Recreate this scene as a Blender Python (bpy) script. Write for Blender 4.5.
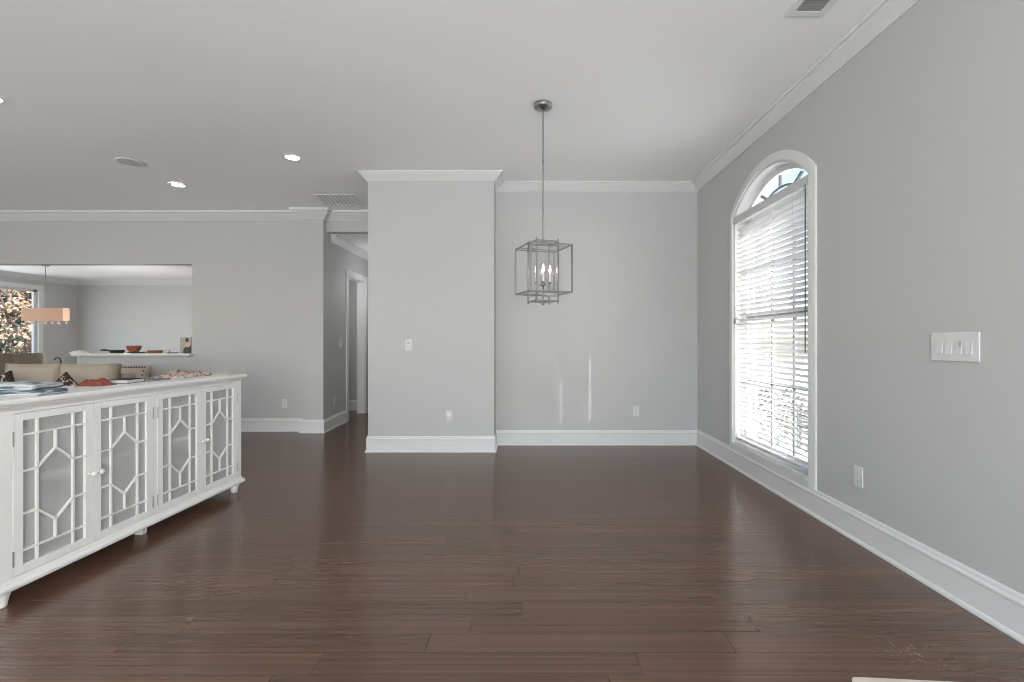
import bpy, math, random
from mathutils import Vector, Matrix

random.seed(7)
PI = math.pi
scn = bpy.context.scene
COL = scn.collection
for o in list(bpy.data.objects):
    bpy.data.objects.remove(o)

# ------------------------------------------------------------ camera
FPX = 475.0                                   # focal length in pixels of the 1024 px frame
cd = bpy.data.cameras.new('camera')
cam = bpy.data.objects.new('camera', cd)
COL.objects.link(cam)
cam.location = (0, 0, 1.25)
cam.rotation_euler = (PI / 2, 0, 0)
cd.sensor_width = 36
cd.lens = FPX / 1024 * 36
cd.shift_x = -12 / 1024
cd.shift_y = 0
cd.clip_start = 0.05
cd.clip_end = 200
scn.camera = cam

# ------------------------------------------------------------ colour management, sky, sun, window and fill lamps
scn.view_settings.view_transform = 'Standard'
scn.view_settings.look = 'None'
scn.view_settings.gamma = 1
scn.view_settings.use_curve_mapping = False
scn.view_settings.exposure = 0.12
scn.cycles.max_bounces = 10
scn.cycles.diffuse_bounces = 6
scn.cycles.transparent_max_bounces = 24
scn.cycles.sample_clamp_indirect = 8.0
scn.cycles.filter_width = 1.0
scn.cycles.use_adaptive_sampling = False

SUN_DIR = Vector((-1.0, 1.0, -0.61 * math.sqrt(2)))      # the way the sunlight travels
w = bpy.data.worlds.new('sky')
scn.world = w
w.use_nodes = True
wn = w.node_tree
sky = wn.nodes.new('ShaderNodeTexSky')
sky.sky_type = 'NISHITA'
sky.sun_disc = False
sky.sun_elevation = math.atan(0.61)
sky.sun_rotation = math.radians(135)
sky.air_density = 1.0
sky.dust_density = 1.5
wbg = wn.nodes['Background']
wn.links.new(sky.outputs[0], wbg.inputs[0])
wbg.inputs[1].default_value = 0.8

sd = bpy.data.lights.new('sun', 'SUN')
sd.energy = 22.0
sd.angle = math.radians(0.25)
sd.color = (1.0, 0.98, 0.95)
sun = bpy.data.objects.new('sun', sd)
COL.objects.link(sun)
sun.location = (12, -12, 14)
sun.rotation_euler = SUN_DIR.to_track_quat('-Z', 'Y').to_euler()


def area_light(name, loc, direction, sx, sy, power, color=(1, 1, 1)):
    d = bpy.data.lights.new(name, 'AREA')
    d.shape = 'RECTANGLE'
    d.size, d.size_y = sx, sy
    d.energy = power
    d.color = color
    o = bpy.data.objects.new(name, d)
    COL.objects.link(o)
    o.location = loc
    o.rotation_euler = Vector(direction).to_track_quat('-Z', 'Z').to_euler()
    return o


DAY = (0.90, 0.965, 1.0)
# fill lamps added at unseen rear and left windows, tilted up; dining window daylight
area_light('rear_window_fill', (0.3, -3.06, 1.35), (0, 1, 1.7), 2.4, 2.2, 285, DAY)
area_light('rear_window_fill', (-5.0, -3.06, 1.35), (0, 1, 1.6), 2.6, 2.2, 85, DAY)
area_light('side_window_fill', (-8.45, 1.8, 1.35), (1, 0, 1.3), 3.6, 2.2, 65, DAY)
area_light('dining_window_daylight', (-11.1, 9.6, 1.45), (1, 0, 0), 2.2, 1.9, 25, DAY)


# ------------------------------------------------------------ helpers: tags
def tag(o, label=None, cat=None, group=None, kind=None):
    if label:
        o['label'] = label
    if cat:
        o['category'] = cat
    if group:
        o['group'] = group
    if kind:
        o['kind'] = kind
    return o


def empty(name, loc, rz=0.0, label=None, cat=None, group=None, kind=None):
    o = bpy.data.objects.new(name, None)
    o.empty_display_size = 0.1
    COL.objects.link(o)
    o.location = loc
    o.rotation_euler = (0, 0, rz)
    return tag(o, label, cat, group, kind)


# ------------------------------------------------------------ helpers: meshes
class MB:
    def __init__(self):
        self.v, self.f = [], []

    def add(self, vs, fs):
        n = len(self.v)
        self.v += [tuple(p) for p in vs]
        self.f += [tuple(i + n for i in q) for q in fs]
        return self

    def box(self, x0, x1, y0, y1, z0, z1):
        x0, x1 = min(x0, x1), max(x0, x1)
        y0, y1 = min(y0, y1), max(y0, y1)
        z0, z1 = min(z0, z1), max(z0, z1)
        return self.add([(x0, y0, z0), (x1, y0, z0), (x1, y1, z0), (x0, y1, z0),
                         (x0, y0, z1), (x1, y0, z1), (x1, y1, z1), (x0, y1, z1)],
                        [(0, 3, 2, 1), (4, 5, 6, 7), (0, 1, 5, 4), (1, 2, 6, 5), (2, 3, 7, 6), (3, 0, 4, 7)])

    def bar(self, p, q, wd, ht, up=(0, 0, 1)):
        """a box of section wd x ht from p to q; ht is measured along up"""
        p, q = Vector(p), Vector(q)
        d = (q - p).normalized()
        u = Vector(up)
        s = d.cross(u)
        if s.length < 1e-5:
            s = d.cross(Vector((1, 0, 0)))
        s.normalize()
        u = s.cross(d).normalized()
        vs = []
        for c in (p, q):
            for a, b in ((-1, -1), (1, -1), (1, 1), (-1, 1)):
                vs.append(c + s * (a * wd / 2) + u * (b * ht / 2))
        return self.add(vs, [(0, 1, 2, 3), (7, 6, 5, 4), (0, 4, 5, 1), (1, 5, 6, 2), (2, 6, 7, 3), (3, 7, 4, 0)])

    def tube(self, pts, r, n=10, cap=True):
        pts = [Vector(p) for p in pts]
        rs = r if isinstance(r, (list, tuple)) else [r] * len(pts)
        vs, fs = [], []
        prev = None
        for i, p in enumerate(pts):
            t = (pts[min(i + 1, len(pts) - 1)] - pts[max(i - 1, 0)]).normalized()
            if prev is None:
                a = t.cross(Vector((0, 0, 1)))
                if a.length < 1e-4:
                    a = t.cross(Vector((1, 0, 0)))
            else:
                a = prev - t * prev.dot(t)
            a.normalize()
            prev = a
            b = t.cross(a)
            for k in range(n):
                an = 2 * PI * k / n
                vs.append(p + (a * math.cos(an) + b * math.sin(an)) * rs[i])
        for i in range(len(pts) - 1):
            for k in range(n):
                fs.append((i * n + k, i * n + (k + 1) % n, (i + 1) * n + (k + 1) % n, (i + 1) * n + k))
        if cap:
            fs.append(tuple(range(n - 1, -1, -1)))
            fs.append(tuple((len(pts) - 1) * n + k for k in range(n)))
        return self.add(vs, fs)

    def lathe(self, prof, n=24, c=(0, 0, 0), axis='z', cap=True):
        """prof = [(radius, height), ...]"""
        vs, fs = [], []
        for r, h in prof:
            for k in range(n):
                a = 2 * PI * k / n
                x, y = r * math.cos(a), r * math.sin(a)
                if axis == 'z':
                    p = (x, y, h)
                elif axis == 'x':
                    p = (h, x, y)
                else:
                    p = (y, h, x)
                vs.append((p[0] + c[0], p[1] + c[1], p[2] + c[2]))
        m = len(prof)
        for i in range(m - 1):
            for k in range(n):
                fs.append((i * n + k, i * n + (k + 1) % n, (i + 1) * n + (k + 1) % n, (i + 1) * n + k))
        if cap:
            fs.append(tuple(range(n - 1, -1, -1)))
            fs.append(tuple((m - 1) * n + k for k in range(n)))
        return self.add(vs, fs)

    def prism(self, poly, a, b, axis='y'):
        """extrude a 2D polygon between a and b along the axis"""
        def P(u, v, t):
            return {'x': (t, u, v), 'y': (u, t, v), 'z': (u, v, t)}[axis]
        n = len(poly)
        vs = [P(u, v, a) for u, v in poly] + [P(u, v, b) for u, v in poly]
        fs = [tuple(range(n)), tuple(range(2 * n - 1, n - 1, -1))]
        for i in range(n):
            j = (i + 1) % n
            fs.append((i, i + n, j + n, j))
        return self.add(vs, fs)

    def rings(self, x0, x1, y0, y1, prof, back=True):
        """stacked rectangles: prof = [(overhang, z), ...]; back=False keeps the y1 side flush"""
        vs, fs = [], []
        for o, z in prof:
            yb = y1 + (o if back else 0)
            vs += [(x0 - o, y0 - o, z), (x1 + o, y0 - o, z), (x1 + o, yb, z), (x0 - o, yb, z)]
        m = len(prof)
        for i in range(m - 1):
            for k in range(4):
                fs.append((i * 4 + k, i * 4 + (k + 1) % 4, (i + 1) * 4 + (k + 1) % 4, (i + 1) * 4 + k))
        fs.append((3, 2, 1, 0))
        fs.append(tuple((m - 1) * 4 + k for k in range(4)))
        return self.add(vs, fs)

    def sweep(self, path, prof):
        """moulding: prof [(out, z)], path of xy points with the room on the left-hand side, mitred"""
        P = [Vector(p) for p in path]
        offs = []
        for i in range(len(P)):
            ns = []
            if i > 0:
                d = (P[i] - P[i - 1]).normalized()
                ns.append(Vector((-d.y, d.x)))
            if i < len(P) - 1:
                d = (P[i + 1] - P[i]).normalized()
                ns.append(Vector((-d.y, d.x)))
            if len(ns) == 1:
                offs.append(ns[0])
            else:
                b = (ns[0] + ns[1])
                offs.append(b / max(0.2, b.dot(ns[0])))
        vs, fs = [], []
        m = len(prof)
        for p, o in zip(P, offs):
            for a, z in prof:
                vs.append((p.x + o.x * a, p.y + o.y * a, z))
        for i in range(len(P) - 1):
            for k in range(m):
                j = (k + 1) % m
                fs.append((i * m + k, i * m + j, (i + 1) * m + j, (i + 1) * m + k))
        fs.append(tuple(range(m)))
        fs.append(tuple((len(P) - 1) * m + k for k in range(m - 1, -1, -1)))
        return self.add(vs, fs)

    def build(self, name, mat, parent=None, loc=(0, 0, 0), rot=(0, 0, 0), smooth=False, bevel=0.0, seg=2, fix=True, sub=0):
        me = bpy.data.meshes.new(name)
        me.from_pydata(self.v, [], self.f)
        if fix:
            import bmesh
            bm = bmesh.new()
            bm.from_mesh(me)
            bmesh.ops.recalc_face_normals(bm, faces=bm.faces)
            bm.to_mesh(me)
            bm.free()
        me.materials.append(mat)
        o = bpy.data.objects.new(name, me)
        COL.objects.link(o)
        o.location = loc
        o.rotation_euler = rot
        if parent:
            o.parent = parent
        if smooth:
            for p in me.polygons:
                p.use_smooth = True
        if bevel:
            b = o.modifiers.new('bevel', 'BEVEL')
            b.width = bevel
            b.segments = seg
            b.limit_method = 'ANGLE'
        if sub:
            s = o.modifiers.new('subdivision', 'SUBSURF')
            s.levels = s.render_levels = sub
        return o


def box(*a):
    return MB().box(*a)


# ------------------------------------------------------------ helpers: materials
def mat(name, color, rough=0.5, metal=0.0, spec=0.5, coat=0.0, bump=0.0, bscale=200.0, var=0.0, vscale=3.0):
    m = bpy.data.materials.new(name)
    m.use_nodes = True
    nt = m.node_tree
    b = nt.nodes['Principled BSDF']
    b.inputs['Base Color'].default_value = (*color, 1)
    b.inputs['Roughness'].default_value = rough
    b.inputs['Metallic'].default_value = metal
    b.inputs['Specular IOR Level'].default_value = spec
    b.inputs['Coat Weight'].default_value = coat
    tc = nt.nodes.new('ShaderNodeTexCoord')
    n = nt.nodes.new('ShaderNodeTexNoise')
    n.inputs['Scale'].default_value = vscale
    n.inputs['Detail'].default_value = 3
    nt.links.new(tc.outputs['Object'], n.inputs['Vector'])
    mr = nt.nodes.new('ShaderNodeMapRange')
    mr.inputs['To Min'].default_value = 1 - var
    mr.inputs['To Max'].default_value = 1 + var
    nt.links.new(n.outputs['Fac'], mr.inputs['Value'])
    mx = nt.nodes.new('ShaderNodeMix')
    mx.data_type = 'RGBA'
    mx.blend_type = 'MULTIPLY'
    mx.inputs['Factor'].default_value = 1
    mx.inputs['A'].default_value = (*color, 1)
    nt.links.new(mr.outputs[0], mx.inputs['B'])
    nt.links.new(mx.outputs['Result'], b.inputs['Base Color'])
    if bump:
        n2 = nt.nodes.new('ShaderNodeTexNoise')
        n2.inputs['Scale'].default_value = bscale
        nt.links.new(tc.outputs['Object'], n2.inputs['Vector'])
        bp = nt.nodes.new('ShaderNodeBump')
        bp.inputs['Strength'].default_value = bump
        bp.inputs['Distance'].default_value = 0.002
        nt.links.new(n2.outputs['Fac'], bp.inputs['Height'])
        nt.links.new(bp.outputs[0], b.inputs['Normal'])
    return m


def glass_mat(name, tint=(1, 1, 1), gloss=0.06, rough=0.0, haze=0.0):
    m = bpy.data.materials.new(name)
    m.use_nodes = True
    nt = m.node_tree
    nt.nodes.remove(nt.nodes['Principled BSDF'])
    t = nt.nodes.new('ShaderNodeBsdfTransparent')
    t.inputs[0].default_value = (*tint, 1)
    g = nt.nodes.new('ShaderNodeBsdfGlossy')
    g.inputs['Roughness'].default_value = rough
    fr = nt.nodes.new('ShaderNodeLayerWeight')
    fr.inputs[0].default_value = 0.25
    ad = nt.nodes.new('ShaderNodeMath')
    ad.operation = 'MULTIPLY_ADD'
    ad.inputs[1].default_value = 0.5
    ad.inputs[2].default_value = gloss
    ad.use_clamp = True
    nt.links.new(fr.outputs['Fresnel'], ad.inputs[0])
    mx = nt.nodes.new('ShaderNodeMixShader')
    nt.links.new(ad.outputs[0], mx.inputs[0])
    nt.links.new(t.outputs[0], mx.inputs[1])
    nt.links.new(g.outputs[0], mx.inputs[2])
    if haze:
        df = nt.nodes.new('ShaderNodeBsdfDiffuse')
        df.inputs[0].default_value = (0.86, 0.86, 0.86, 1)
        m2 = nt.nodes.new('ShaderNodeMixShader')
        m2.inputs[0].default_value = haze
        nt.links.new(mx.outputs[0], m2.inputs[1])
        nt.links.new(df.outputs[0], m2.inputs[2])
        mx = m2
    nt.links.new(mx.outputs[0], nt.nodes['Material Output'].inputs[0])
    return m


def emit_mat(name, color, strength):
    m = bpy.data.materials.new(name)
    m.use_nodes = True
    b = m.node_tree.nodes['Principled BSDF']
    b.inputs['Base Color'].default_value = (*color, 1)
    b.inputs['Emission Color'].default_value = (*color, 1)
    b.inputs['Emission Strength'].default_value = strength
    m.cycles.emission_sampling = 'NONE'
    return m


def ramp_mat(name, stops, scale=8.0, kind='noise', rough=0.85, stretch=(1, 1, 1), interp='LINEAR', detail=4.0, distort=0.0, bump=0.0):
    m = bpy.data.materials.new(name)
    m.use_nodes = True
    nt = m.node_tree
    b = nt.nodes['Principled BSDF']
    b.inputs['Roughness'].default_value = rough
    tc = nt.nodes.new('ShaderNodeTexCoord')
    mp = nt.nodes.new('ShaderNodeMapping')
    mp.inputs['Scale'].default_value = stretch
    nt.links.new(tc.outputs['Object'], mp.inputs[0])
    if kind == 'voronoi':
        n = nt.nodes.new('ShaderNodeTexVoronoi')
        n.inputs['Scale'].default_value = scale
        out = n.outputs['Distance']
    elif kind == 'cells':
        n = nt.nodes.new('ShaderNodeTexVoronoi')
        n.inputs['Scale'].default_value = scale
        sep = nt.nodes.new('ShaderNodeSeparateColor')
        nt.links.new(n.outputs['Color'], sep.inputs[0])
        out = sep.outputs[0]
    else:
        n = nt.nodes.new('ShaderNodeTexNoise')
        n.inputs['Scale'].default_value = scale
        n.inputs['Detail'].default_value = detail
        n.inputs['Distortion'].default_value = distort
        out = n.outputs['Fac']
    nt.links.new(mp.outputs[0], n.inputs['Vector'])
    cr = nt.nodes.new('ShaderNodeValToRGB')
    cr.color_ramp.interpolation = interp
    e = cr.color_ramp.elements
    while len(e) < len(stops):
        e.new(0.5)
    for el, (p, c) in zip(e, stops):
        el.position = p
        el.color = (*c, 1)
    nt.links.new(out, cr.inputs[0])
    nt.links.new(cr.outputs[0], b.inputs['Base Color'])
    if bump:
        bp = nt.nodes.new('ShaderNodeBump')
        bp.inputs['Strength'].default_value = bump
        bp.inputs['Distance'].default_value = 0.004
        nt.links.new(out, bp.inputs['Height'])
        nt.links.new(bp.outputs[0], b.inputs['Normal'])
    return m


def floor_mat():
    m = bpy.data.materials.new('hand_scraped_wood')
    m.use_nodes = True
    nt = m.node_tree
    N, L = nt.nodes, nt.links
    b = N['Principled BSDF']

    def math_(op, a, bb=None, c=None):
        n = N.new('ShaderNodeMath')
        n.operation = op
        for i, x in enumerate((a, bb, c)):
            if x is None:
                continue
            if isinstance(x, (int, float)):
                n.inputs[i].default_value = x
            else:
                L.new(x, n.inputs[i])
        return n.outputs[0]

    tc = N.new('ShaderNodeTexCoord')
    sp = N.new('ShaderNodeSeparateXYZ')
    L.new(tc.outputs['Object'], sp.inputs[0])
    X, Y = sp.outputs[0], sp.outputs[1]
    WD, LN = 0.127, 1.25
    yr = math_('DIVIDE', Y, WD)
    row = math_('FLOOR', yr)
    w1 = N.new('ShaderNodeTexWhiteNoise')
    w1.noise_dimensions = '1D'
    L.new(row, w1.inputs['W'])
    xs = math_('MULTIPLY_ADD', w1.outputs['Value'], 9.7, math_('DIVIDE', X, LN))
    colm = math_('FLOOR', xs)
    cv = N.new('ShaderNodeCombineXYZ')
    L.new(row, cv.inputs[0])
    L.new(colm, cv.inputs[1])
    w2 = N.new('ShaderNodeTexWhiteNoise')
    w2.noise_dimensions = '3D'
    L.new(cv.outputs[0], w2.inputs['Vector'])
    pid = w2.outputs['Value']
    # grain, stretched along the plank (x), shifted per plank
    gv = N.new('ShaderNodeCombineXYZ')
    L.new(math_('MULTIPLY', X, 0.6), gv.inputs[0])
    L.new(math_('MULTIPLY', Y, 42.0), gv.inputs[1])
    L.new(math_('MULTIPLY', pid, 60.0), gv.inputs[2])
    gn = N.new('ShaderNodeTexNoise')
    gn.inputs['Scale'].default_value = 1.0
    gn.inputs['Detail'].default_value = 3
    gn.inputs['Distortion'].default_value = 0.15
    L.new(gv.outputs[0], gn.inputs['Vector'])
    f = math_('ADD', math_('MULTIPLY', pid, 0.50), math_('MULTIPLY', gn.outputs['Fac'], 0.45))
    cr = N.new('ShaderNodeValToRGB')
    e = cr.color_ramp.elements
    e.new(0.5)
    for el, (p, c) in zip(e, ((0.1, (0.088, 0.040, 0.022)), (0.5, (0.116, 0.053, 0.030)), (0.95, (0.142, 0.067, 0.038)))):
        el.position = p
        el.color = (*c, 1)
    L.new(f, cr.inputs[0])
    # gaps between planks
    fy = math_('FRACT', yr)
    fx = math_('FRACT', xs)
    ey = math_('MINIMUM', fy, math_('SUBTRACT', 1.0, fy))
    ex = math_('MULTIPLY', math_('MINIMUM', fx, math_('SUBTRACT', 1.0, fx)), LN / WD)
    ed = math_('MINIMUM', ey, ex)
    g = N.new('ShaderNodeMapRange')
    g.inputs['From Min'].default_value = 0.004
    g.inputs['From Max'].default_value = 0.020
    L.new(ed, g.inputs['Value'])
    gap = g.outputs[0]
    mx = N.new('ShaderNodeMix')
    mx.data_type = 'RGBA'
    L.new(gap, mx.inputs['Factor'])
    mx.inputs['A'].default_value = (0.030, 0.015, 0.009, 1)
    L.new(cr.outputs[0], mx.inputs['B'])
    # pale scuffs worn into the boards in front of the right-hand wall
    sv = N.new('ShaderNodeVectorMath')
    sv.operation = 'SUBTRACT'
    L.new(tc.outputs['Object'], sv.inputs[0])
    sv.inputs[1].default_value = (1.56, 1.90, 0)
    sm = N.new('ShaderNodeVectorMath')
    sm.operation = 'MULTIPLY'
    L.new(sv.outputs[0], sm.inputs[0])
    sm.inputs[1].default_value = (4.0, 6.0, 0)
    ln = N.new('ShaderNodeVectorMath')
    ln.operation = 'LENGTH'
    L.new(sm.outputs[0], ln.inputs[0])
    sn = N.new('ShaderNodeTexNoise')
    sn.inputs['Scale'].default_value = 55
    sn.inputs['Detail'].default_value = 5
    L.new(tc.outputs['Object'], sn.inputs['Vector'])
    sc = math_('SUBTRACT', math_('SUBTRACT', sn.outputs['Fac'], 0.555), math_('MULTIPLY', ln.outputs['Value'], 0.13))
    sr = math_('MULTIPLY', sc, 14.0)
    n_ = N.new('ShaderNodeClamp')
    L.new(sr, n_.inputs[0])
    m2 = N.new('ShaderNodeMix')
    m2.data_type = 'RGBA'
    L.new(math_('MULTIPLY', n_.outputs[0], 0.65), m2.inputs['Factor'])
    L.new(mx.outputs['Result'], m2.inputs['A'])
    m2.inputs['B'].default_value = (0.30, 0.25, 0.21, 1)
    L.new(m2.outputs['Result'], b.inputs['Base Color'])
    # sheen: satin varnish with scraped ripples running along the boards
    rv = N.new('ShaderNodeCombineXYZ')
    L.new(math_('MULTIPLY', X, 0.45), rv.inputs[0])
    L.new(math_('MULTIPLY', Y, 62.0), rv.inputs[1])
    L.new(math_('MULTIPLY', pid, 31.0), rv.inputs[2])
    rn = N.new('ShaderNodeTexNoise')
    rn.inputs['Scale'].default_value = 1.0
    rn.inputs['Detail'].default_value = 0.5
    L.new(rv.outputs[0], rn.inputs['Vector'])
    wv = N.new('ShaderNodeMapRange')  # ripple shading painted into the colour: hollows darker, ridges lighter
    wv.inputs['From Min'].default_value = 0.3
    wv.inputs['From Max'].default_value = 0.7
    wv.inputs['To Min'].default_value = 0.80
    wv.inputs['To Max'].default_value = 1.14
    L.new(rn.outputs['Fac'], wv.inputs['Value'])
    m3 = N.new('ShaderNodeMix')
    m3.data_type = 'RGBA'
    m3.blend_type = 'MULTIPLY'
    m3.inputs['Factor'].default_value = 1
    L.new(m2.outputs['Result'], m3.inputs['A'])
    L.new(wv.outputs[0], m3.inputs['B'])
    L.new(m3.outputs['Result'], b.inputs['Base Color'])
    hh = math_('ADD', math_('MULTIPLY', rn.outputs['Fac'], 1.0), math_('MULTIPLY', gap, 0.35))
    bp = N.new('ShaderNodeBump')
    bp.inputs['Strength'].default_value = 0.32
    bp.inputs['Distance'].default_value = 0.004
    L.new(hh, bp.inputs['Height'])
    L.new(bp.outputs[0], b.inputs['Normal'])
    rr = N.new('ShaderNodeMapRange')
    rr.inputs['To Min'].default_value = 0.20
    rr.inputs['To Max'].default_value = 0.28
    L.new(gn.outputs['Fac'], rr.inputs['Value'])
    L.new(rr.outputs[0], b.inputs['Roughness'])
    tv = N.new('ShaderNodeCombineXYZ')           # scraped across the boards: the sheen spreads along y
    tv.inputs[1].default_value = 1.0
    L.new(tv.outputs[0], b.inputs['Tangent'])
    b.inputs['Anisotropic'].default_value = 0.7
    b.inputs['Specular IOR Level'].default_value = 1.0
    return m


M = {}
M['wall'] = mat('grey_wall_paint', (0.52, 0.52, 0.52), 0.6, bump=0.08, bscale=260, var=0.015)
M['ceiling'] = mat('ceiling_paint', (0.90, 0.90, 0.90), 0.8, bump=0.06, bscale=260, var=0.01)
M['trim'] = mat('white_trim_paint', (0.73, 0.73, 0.73), 0.35, var=0.01)
M['floor'] = floor_mat()
M['cab'] = mat('cabinet_paint', (0.84, 0.84, 0.83), 0.38, var=0.015)
M['plate'] = mat('white_plate_plastic', (0.68, 0.68, 0.68), 0.3)
M['spk'] = mat('pale_grey_mesh', (0.66, 0.66, 0.66), 0.7)
M['dark'] = mat('dark_slot', (0.06, 0.06, 0.06), 0.6)
M['grille'] = mat('grey_grille', (0.32, 0.32, 0.32), 0.6)
M['nickel'] = mat('brushed_nickel', (0.37, 0.36, 0.345), 0.34, metal=1.0, var=0.05, vscale=30)
M['steel'] = mat('hinge_steel', (0.45, 0.45, 0.44), 0.35, metal=1.0)
M['porcelain'] = mat('white_porcelain', (0.85, 0.85, 0.83), 0.15, coat=0.5)
M['glass'] = glass_mat('window_glass')
M['cabglass'] = glass_mat('cabinet_glass', (0.95, 0.96, 0.96), 0.07, 0.06, haze=0.38)
M['lampglass'] = glass_mat('lantern_glass', (0.95, 0.95, 0.95), 0.05)
M['bulb'] = emit_mat('lit_bulb', (1.0, 0.86, 0.74), 3.5)
M['lampcool'] = emit_mat('lit_downlight', (1.0, 0.97, 0.94), 14.0)
M['lampwarm'] = emit_mat('lit_warm_downlight', (1.0, 0.88, 0.70), 12.0)
M['slat'] = mat('white_blind_slat', (0.62, 0.62, 0.615), 0.45)
M['sash'] = mat('sash_backlit_shade', (0.20, 0.21, 0.22), 0.5)  # dark grey stands in for the backlit shade on rail and bars
M['cord'] = mat('blind_cord', (0.55, 0.54, 0.50), 0.8)
M['wand'] = mat('dark_wand', (0.10, 0.10, 0.09), 0.4)
M['linen'] = mat('beige_linen', (0.34, 0.295, 0.24), 0.9, bump=0.3, bscale=300, var=0.06, vscale=10)
M['linen2'] = mat('pale_beige_linen', (0.37, 0.32, 0.26), 0.9, bump=0.3, bscale=300, var=0.06, vscale=10)
M['weave'] = mat('pinkish_weave', (0.52, 0.43, 0.36), 0.9, bump=0.5, bscale=150, var=0.08, vscale=30)
M['woodleg'] = mat('dark_wood_leg', (0.07, 0.04, 0.025), 0.4, var=0.15, vscale=20)
M['leopard'] = ramp_mat('dark_blotched_fabric', [(0.0, (0.03, 0.016, 0.013)), (0.54, (0.04, 0.02, 0.016)), (0.57, (0.45, 0.36, 0.28)), (1, (0.55, 0.47, 0.38))], 14, detail=2, distort=1.5)
M['red'] = ramp_mat('red_cloth', [(0.2, (0.16, 0.035, 0.025)), (0.8, (0.32, 0.085, 0.06))], 14)
M['navy'] = mat('navy_cover', (0.035, 0.03, 0.075), 0.8, spec=0.1)
M['pages'] = mat('paper_pages', (0.62, 0.60, 0.56), 0.8)
M['greycover'] = mat('grey_cover', (0.22, 0.20, 0.22), 0.8, spec=0.1)
M['denim'] = ramp_mat('striped_blue_cloth', [(0.0, (0.05, 0.06, 0.10)), (0.40, (0.09, 0.12, 0.17)), (0.44, (0.24, 0.28, 0.32)), (0.49, (0.40, 0.43, 0.45)), (0.56, (0.52, 0.53, 0.53)), (1, (0.56, 0.56, 0.55))], 7, stretch=(1.2, 1.2, 9), detail=2)
M['floral'] = ramp_mat('floral_cloth', [(0.0, (0.09, 0.05, 0.045)), (0.40, (0.13, 0.07, 0.06)), (0.46, (0.50, 0.36, 0.31)), (0.56, (0.60, 0.48, 0.42)), (0.62, (0.62, 0.55, 0.50)), (1, (0.45, 0.25, 0.21))], 26, detail=3, distort=1.0)
M['runner'] = mat('beige_runner', (0.55, 0.46, 0.40), 0.9, bump=0.3, bscale=200, var=0.05)
M['pan'] = mat('dark_grey_pan', (0.06, 0.065, 0.07), 0.45, metal=0.4)
M['terra'] = mat('terracotta_glaze', (0.36, 0.115, 0.08), 0.45, var=0.12, vscale=40)
M['slate'] = mat('slate_plate', (0.04, 0.035, 0.035), 0.5)
M['pinkglass'] = mat('pale_pink_ceramic', (0.62, 0.50, 0.48), 0.3)
M['print_bg'] = mat('photo_print_backdrop', (0.40, 0.33, 0.28), 0.4, var=0.2, vscale=30)
M['print_dark'] = mat('photo_print_dark', (0.018, 0.015, 0.016), 0.4)
M['print_pink'] = mat('photo_print_pink', (0.55, 0.38, 0.36), 0.4)
M['peach'] = emit_mat('peach_lamp_shade', (0.62, 0.38, 0.27), 0.36)
M['crystal'] = mat('crystal_drop', (0.75, 0.62, 0.55), 0.1, spec=1.0)
M['counter'] = mat('white_counter', (0.78, 0.77, 0.75), 0.3)
M['tapmetal'] = mat('dark_tap_metal', (0.05, 0.045, 0.04), 0.35, metal=0.6)
M['lawn'] = ramp_mat('winter_lawn', [(0.2, (0.18, 0.17, 0.08)), (0.8, (0.34, 0.31, 0.17))], 3)
M['paving'] = mat('pale_concrete', (0.74, 0.73, 0.70), 0.8, var=0.06)
M['bark'] = mat('bark', (0.09, 0.065, 0.05), 0.9, var=0.3, vscale=12)
M['matbeige'] = mat('pale_mat', (0.62, 0.54, 0.47), 0.85, bump=0.3, bscale=300)
M['sunblock'] = mat('pale_sunblock', (0.55, 0.52, 0.48), 0.8)


def leaf_mat(name, stops):
    return ramp_mat(name, stops, 13.0, kind='cells', rough=0.7, interp='CONSTANT')


M['leaf_autumn'] = leaf_mat('autumn_leaves', [(0.0, (0.17, 0.09, 0.06)), (0.3, (0.21, 0.15, 0.115)), (0.55, (0.025, 0.018, 0.015)), (0.75, (0.13, 0.13, 0.075))])
M['leaf_yellow'] = leaf_mat('yellow_green_leaves', [(0.0, (0.13, 0.14, 0.075)), (0.4, (0.18, 0.17, 0.10)), (0.7, (0.035, 0.04, 0.025))])
M['leaf_dark'] = leaf_mat('dark_green_leaves', [(0.0, (0.015, 0.02, 0.016)), (0.4, (0.05, 0.055, 0.04)), (0.75, (0.14, 0.14, 0.16))])


def struct(o):
    o['kind'] = 'structure'
    return o


# ------------------------------------------------------------ the setting
XR = 2.085          # right wall
YB = 5.71           # back wall
CXL, CXR, CY = -1.757, -0.338, 5.35     # the wall block standing forward of the back wall
YL = 6.57           # back wall of the living room
H = 3.14

struct(MB().add([(-11.4, -3.4, 0), (XR + 0.15, -3.4, 0), (XR + 0.15, 12.1, 0), (-11.4, 12.1, 0)], [(0, 1, 2, 3)]).build('floor', M['floor'], fix=False))

def smooth(a, b, t):
    t = max(0.0, min(1.0, (t - a) / (b - a)))
    return t * t * (3 - 2 * t)


def ceil_z(x_, y_):
    """the living room ceiling dips gently towards its back wall"""
    t = max(0.0, (y_ - 4.6) / 1.97)
    return H - 0.125 * t * t * (1 - smooth(-2.3, -1.3, x_))


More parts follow.
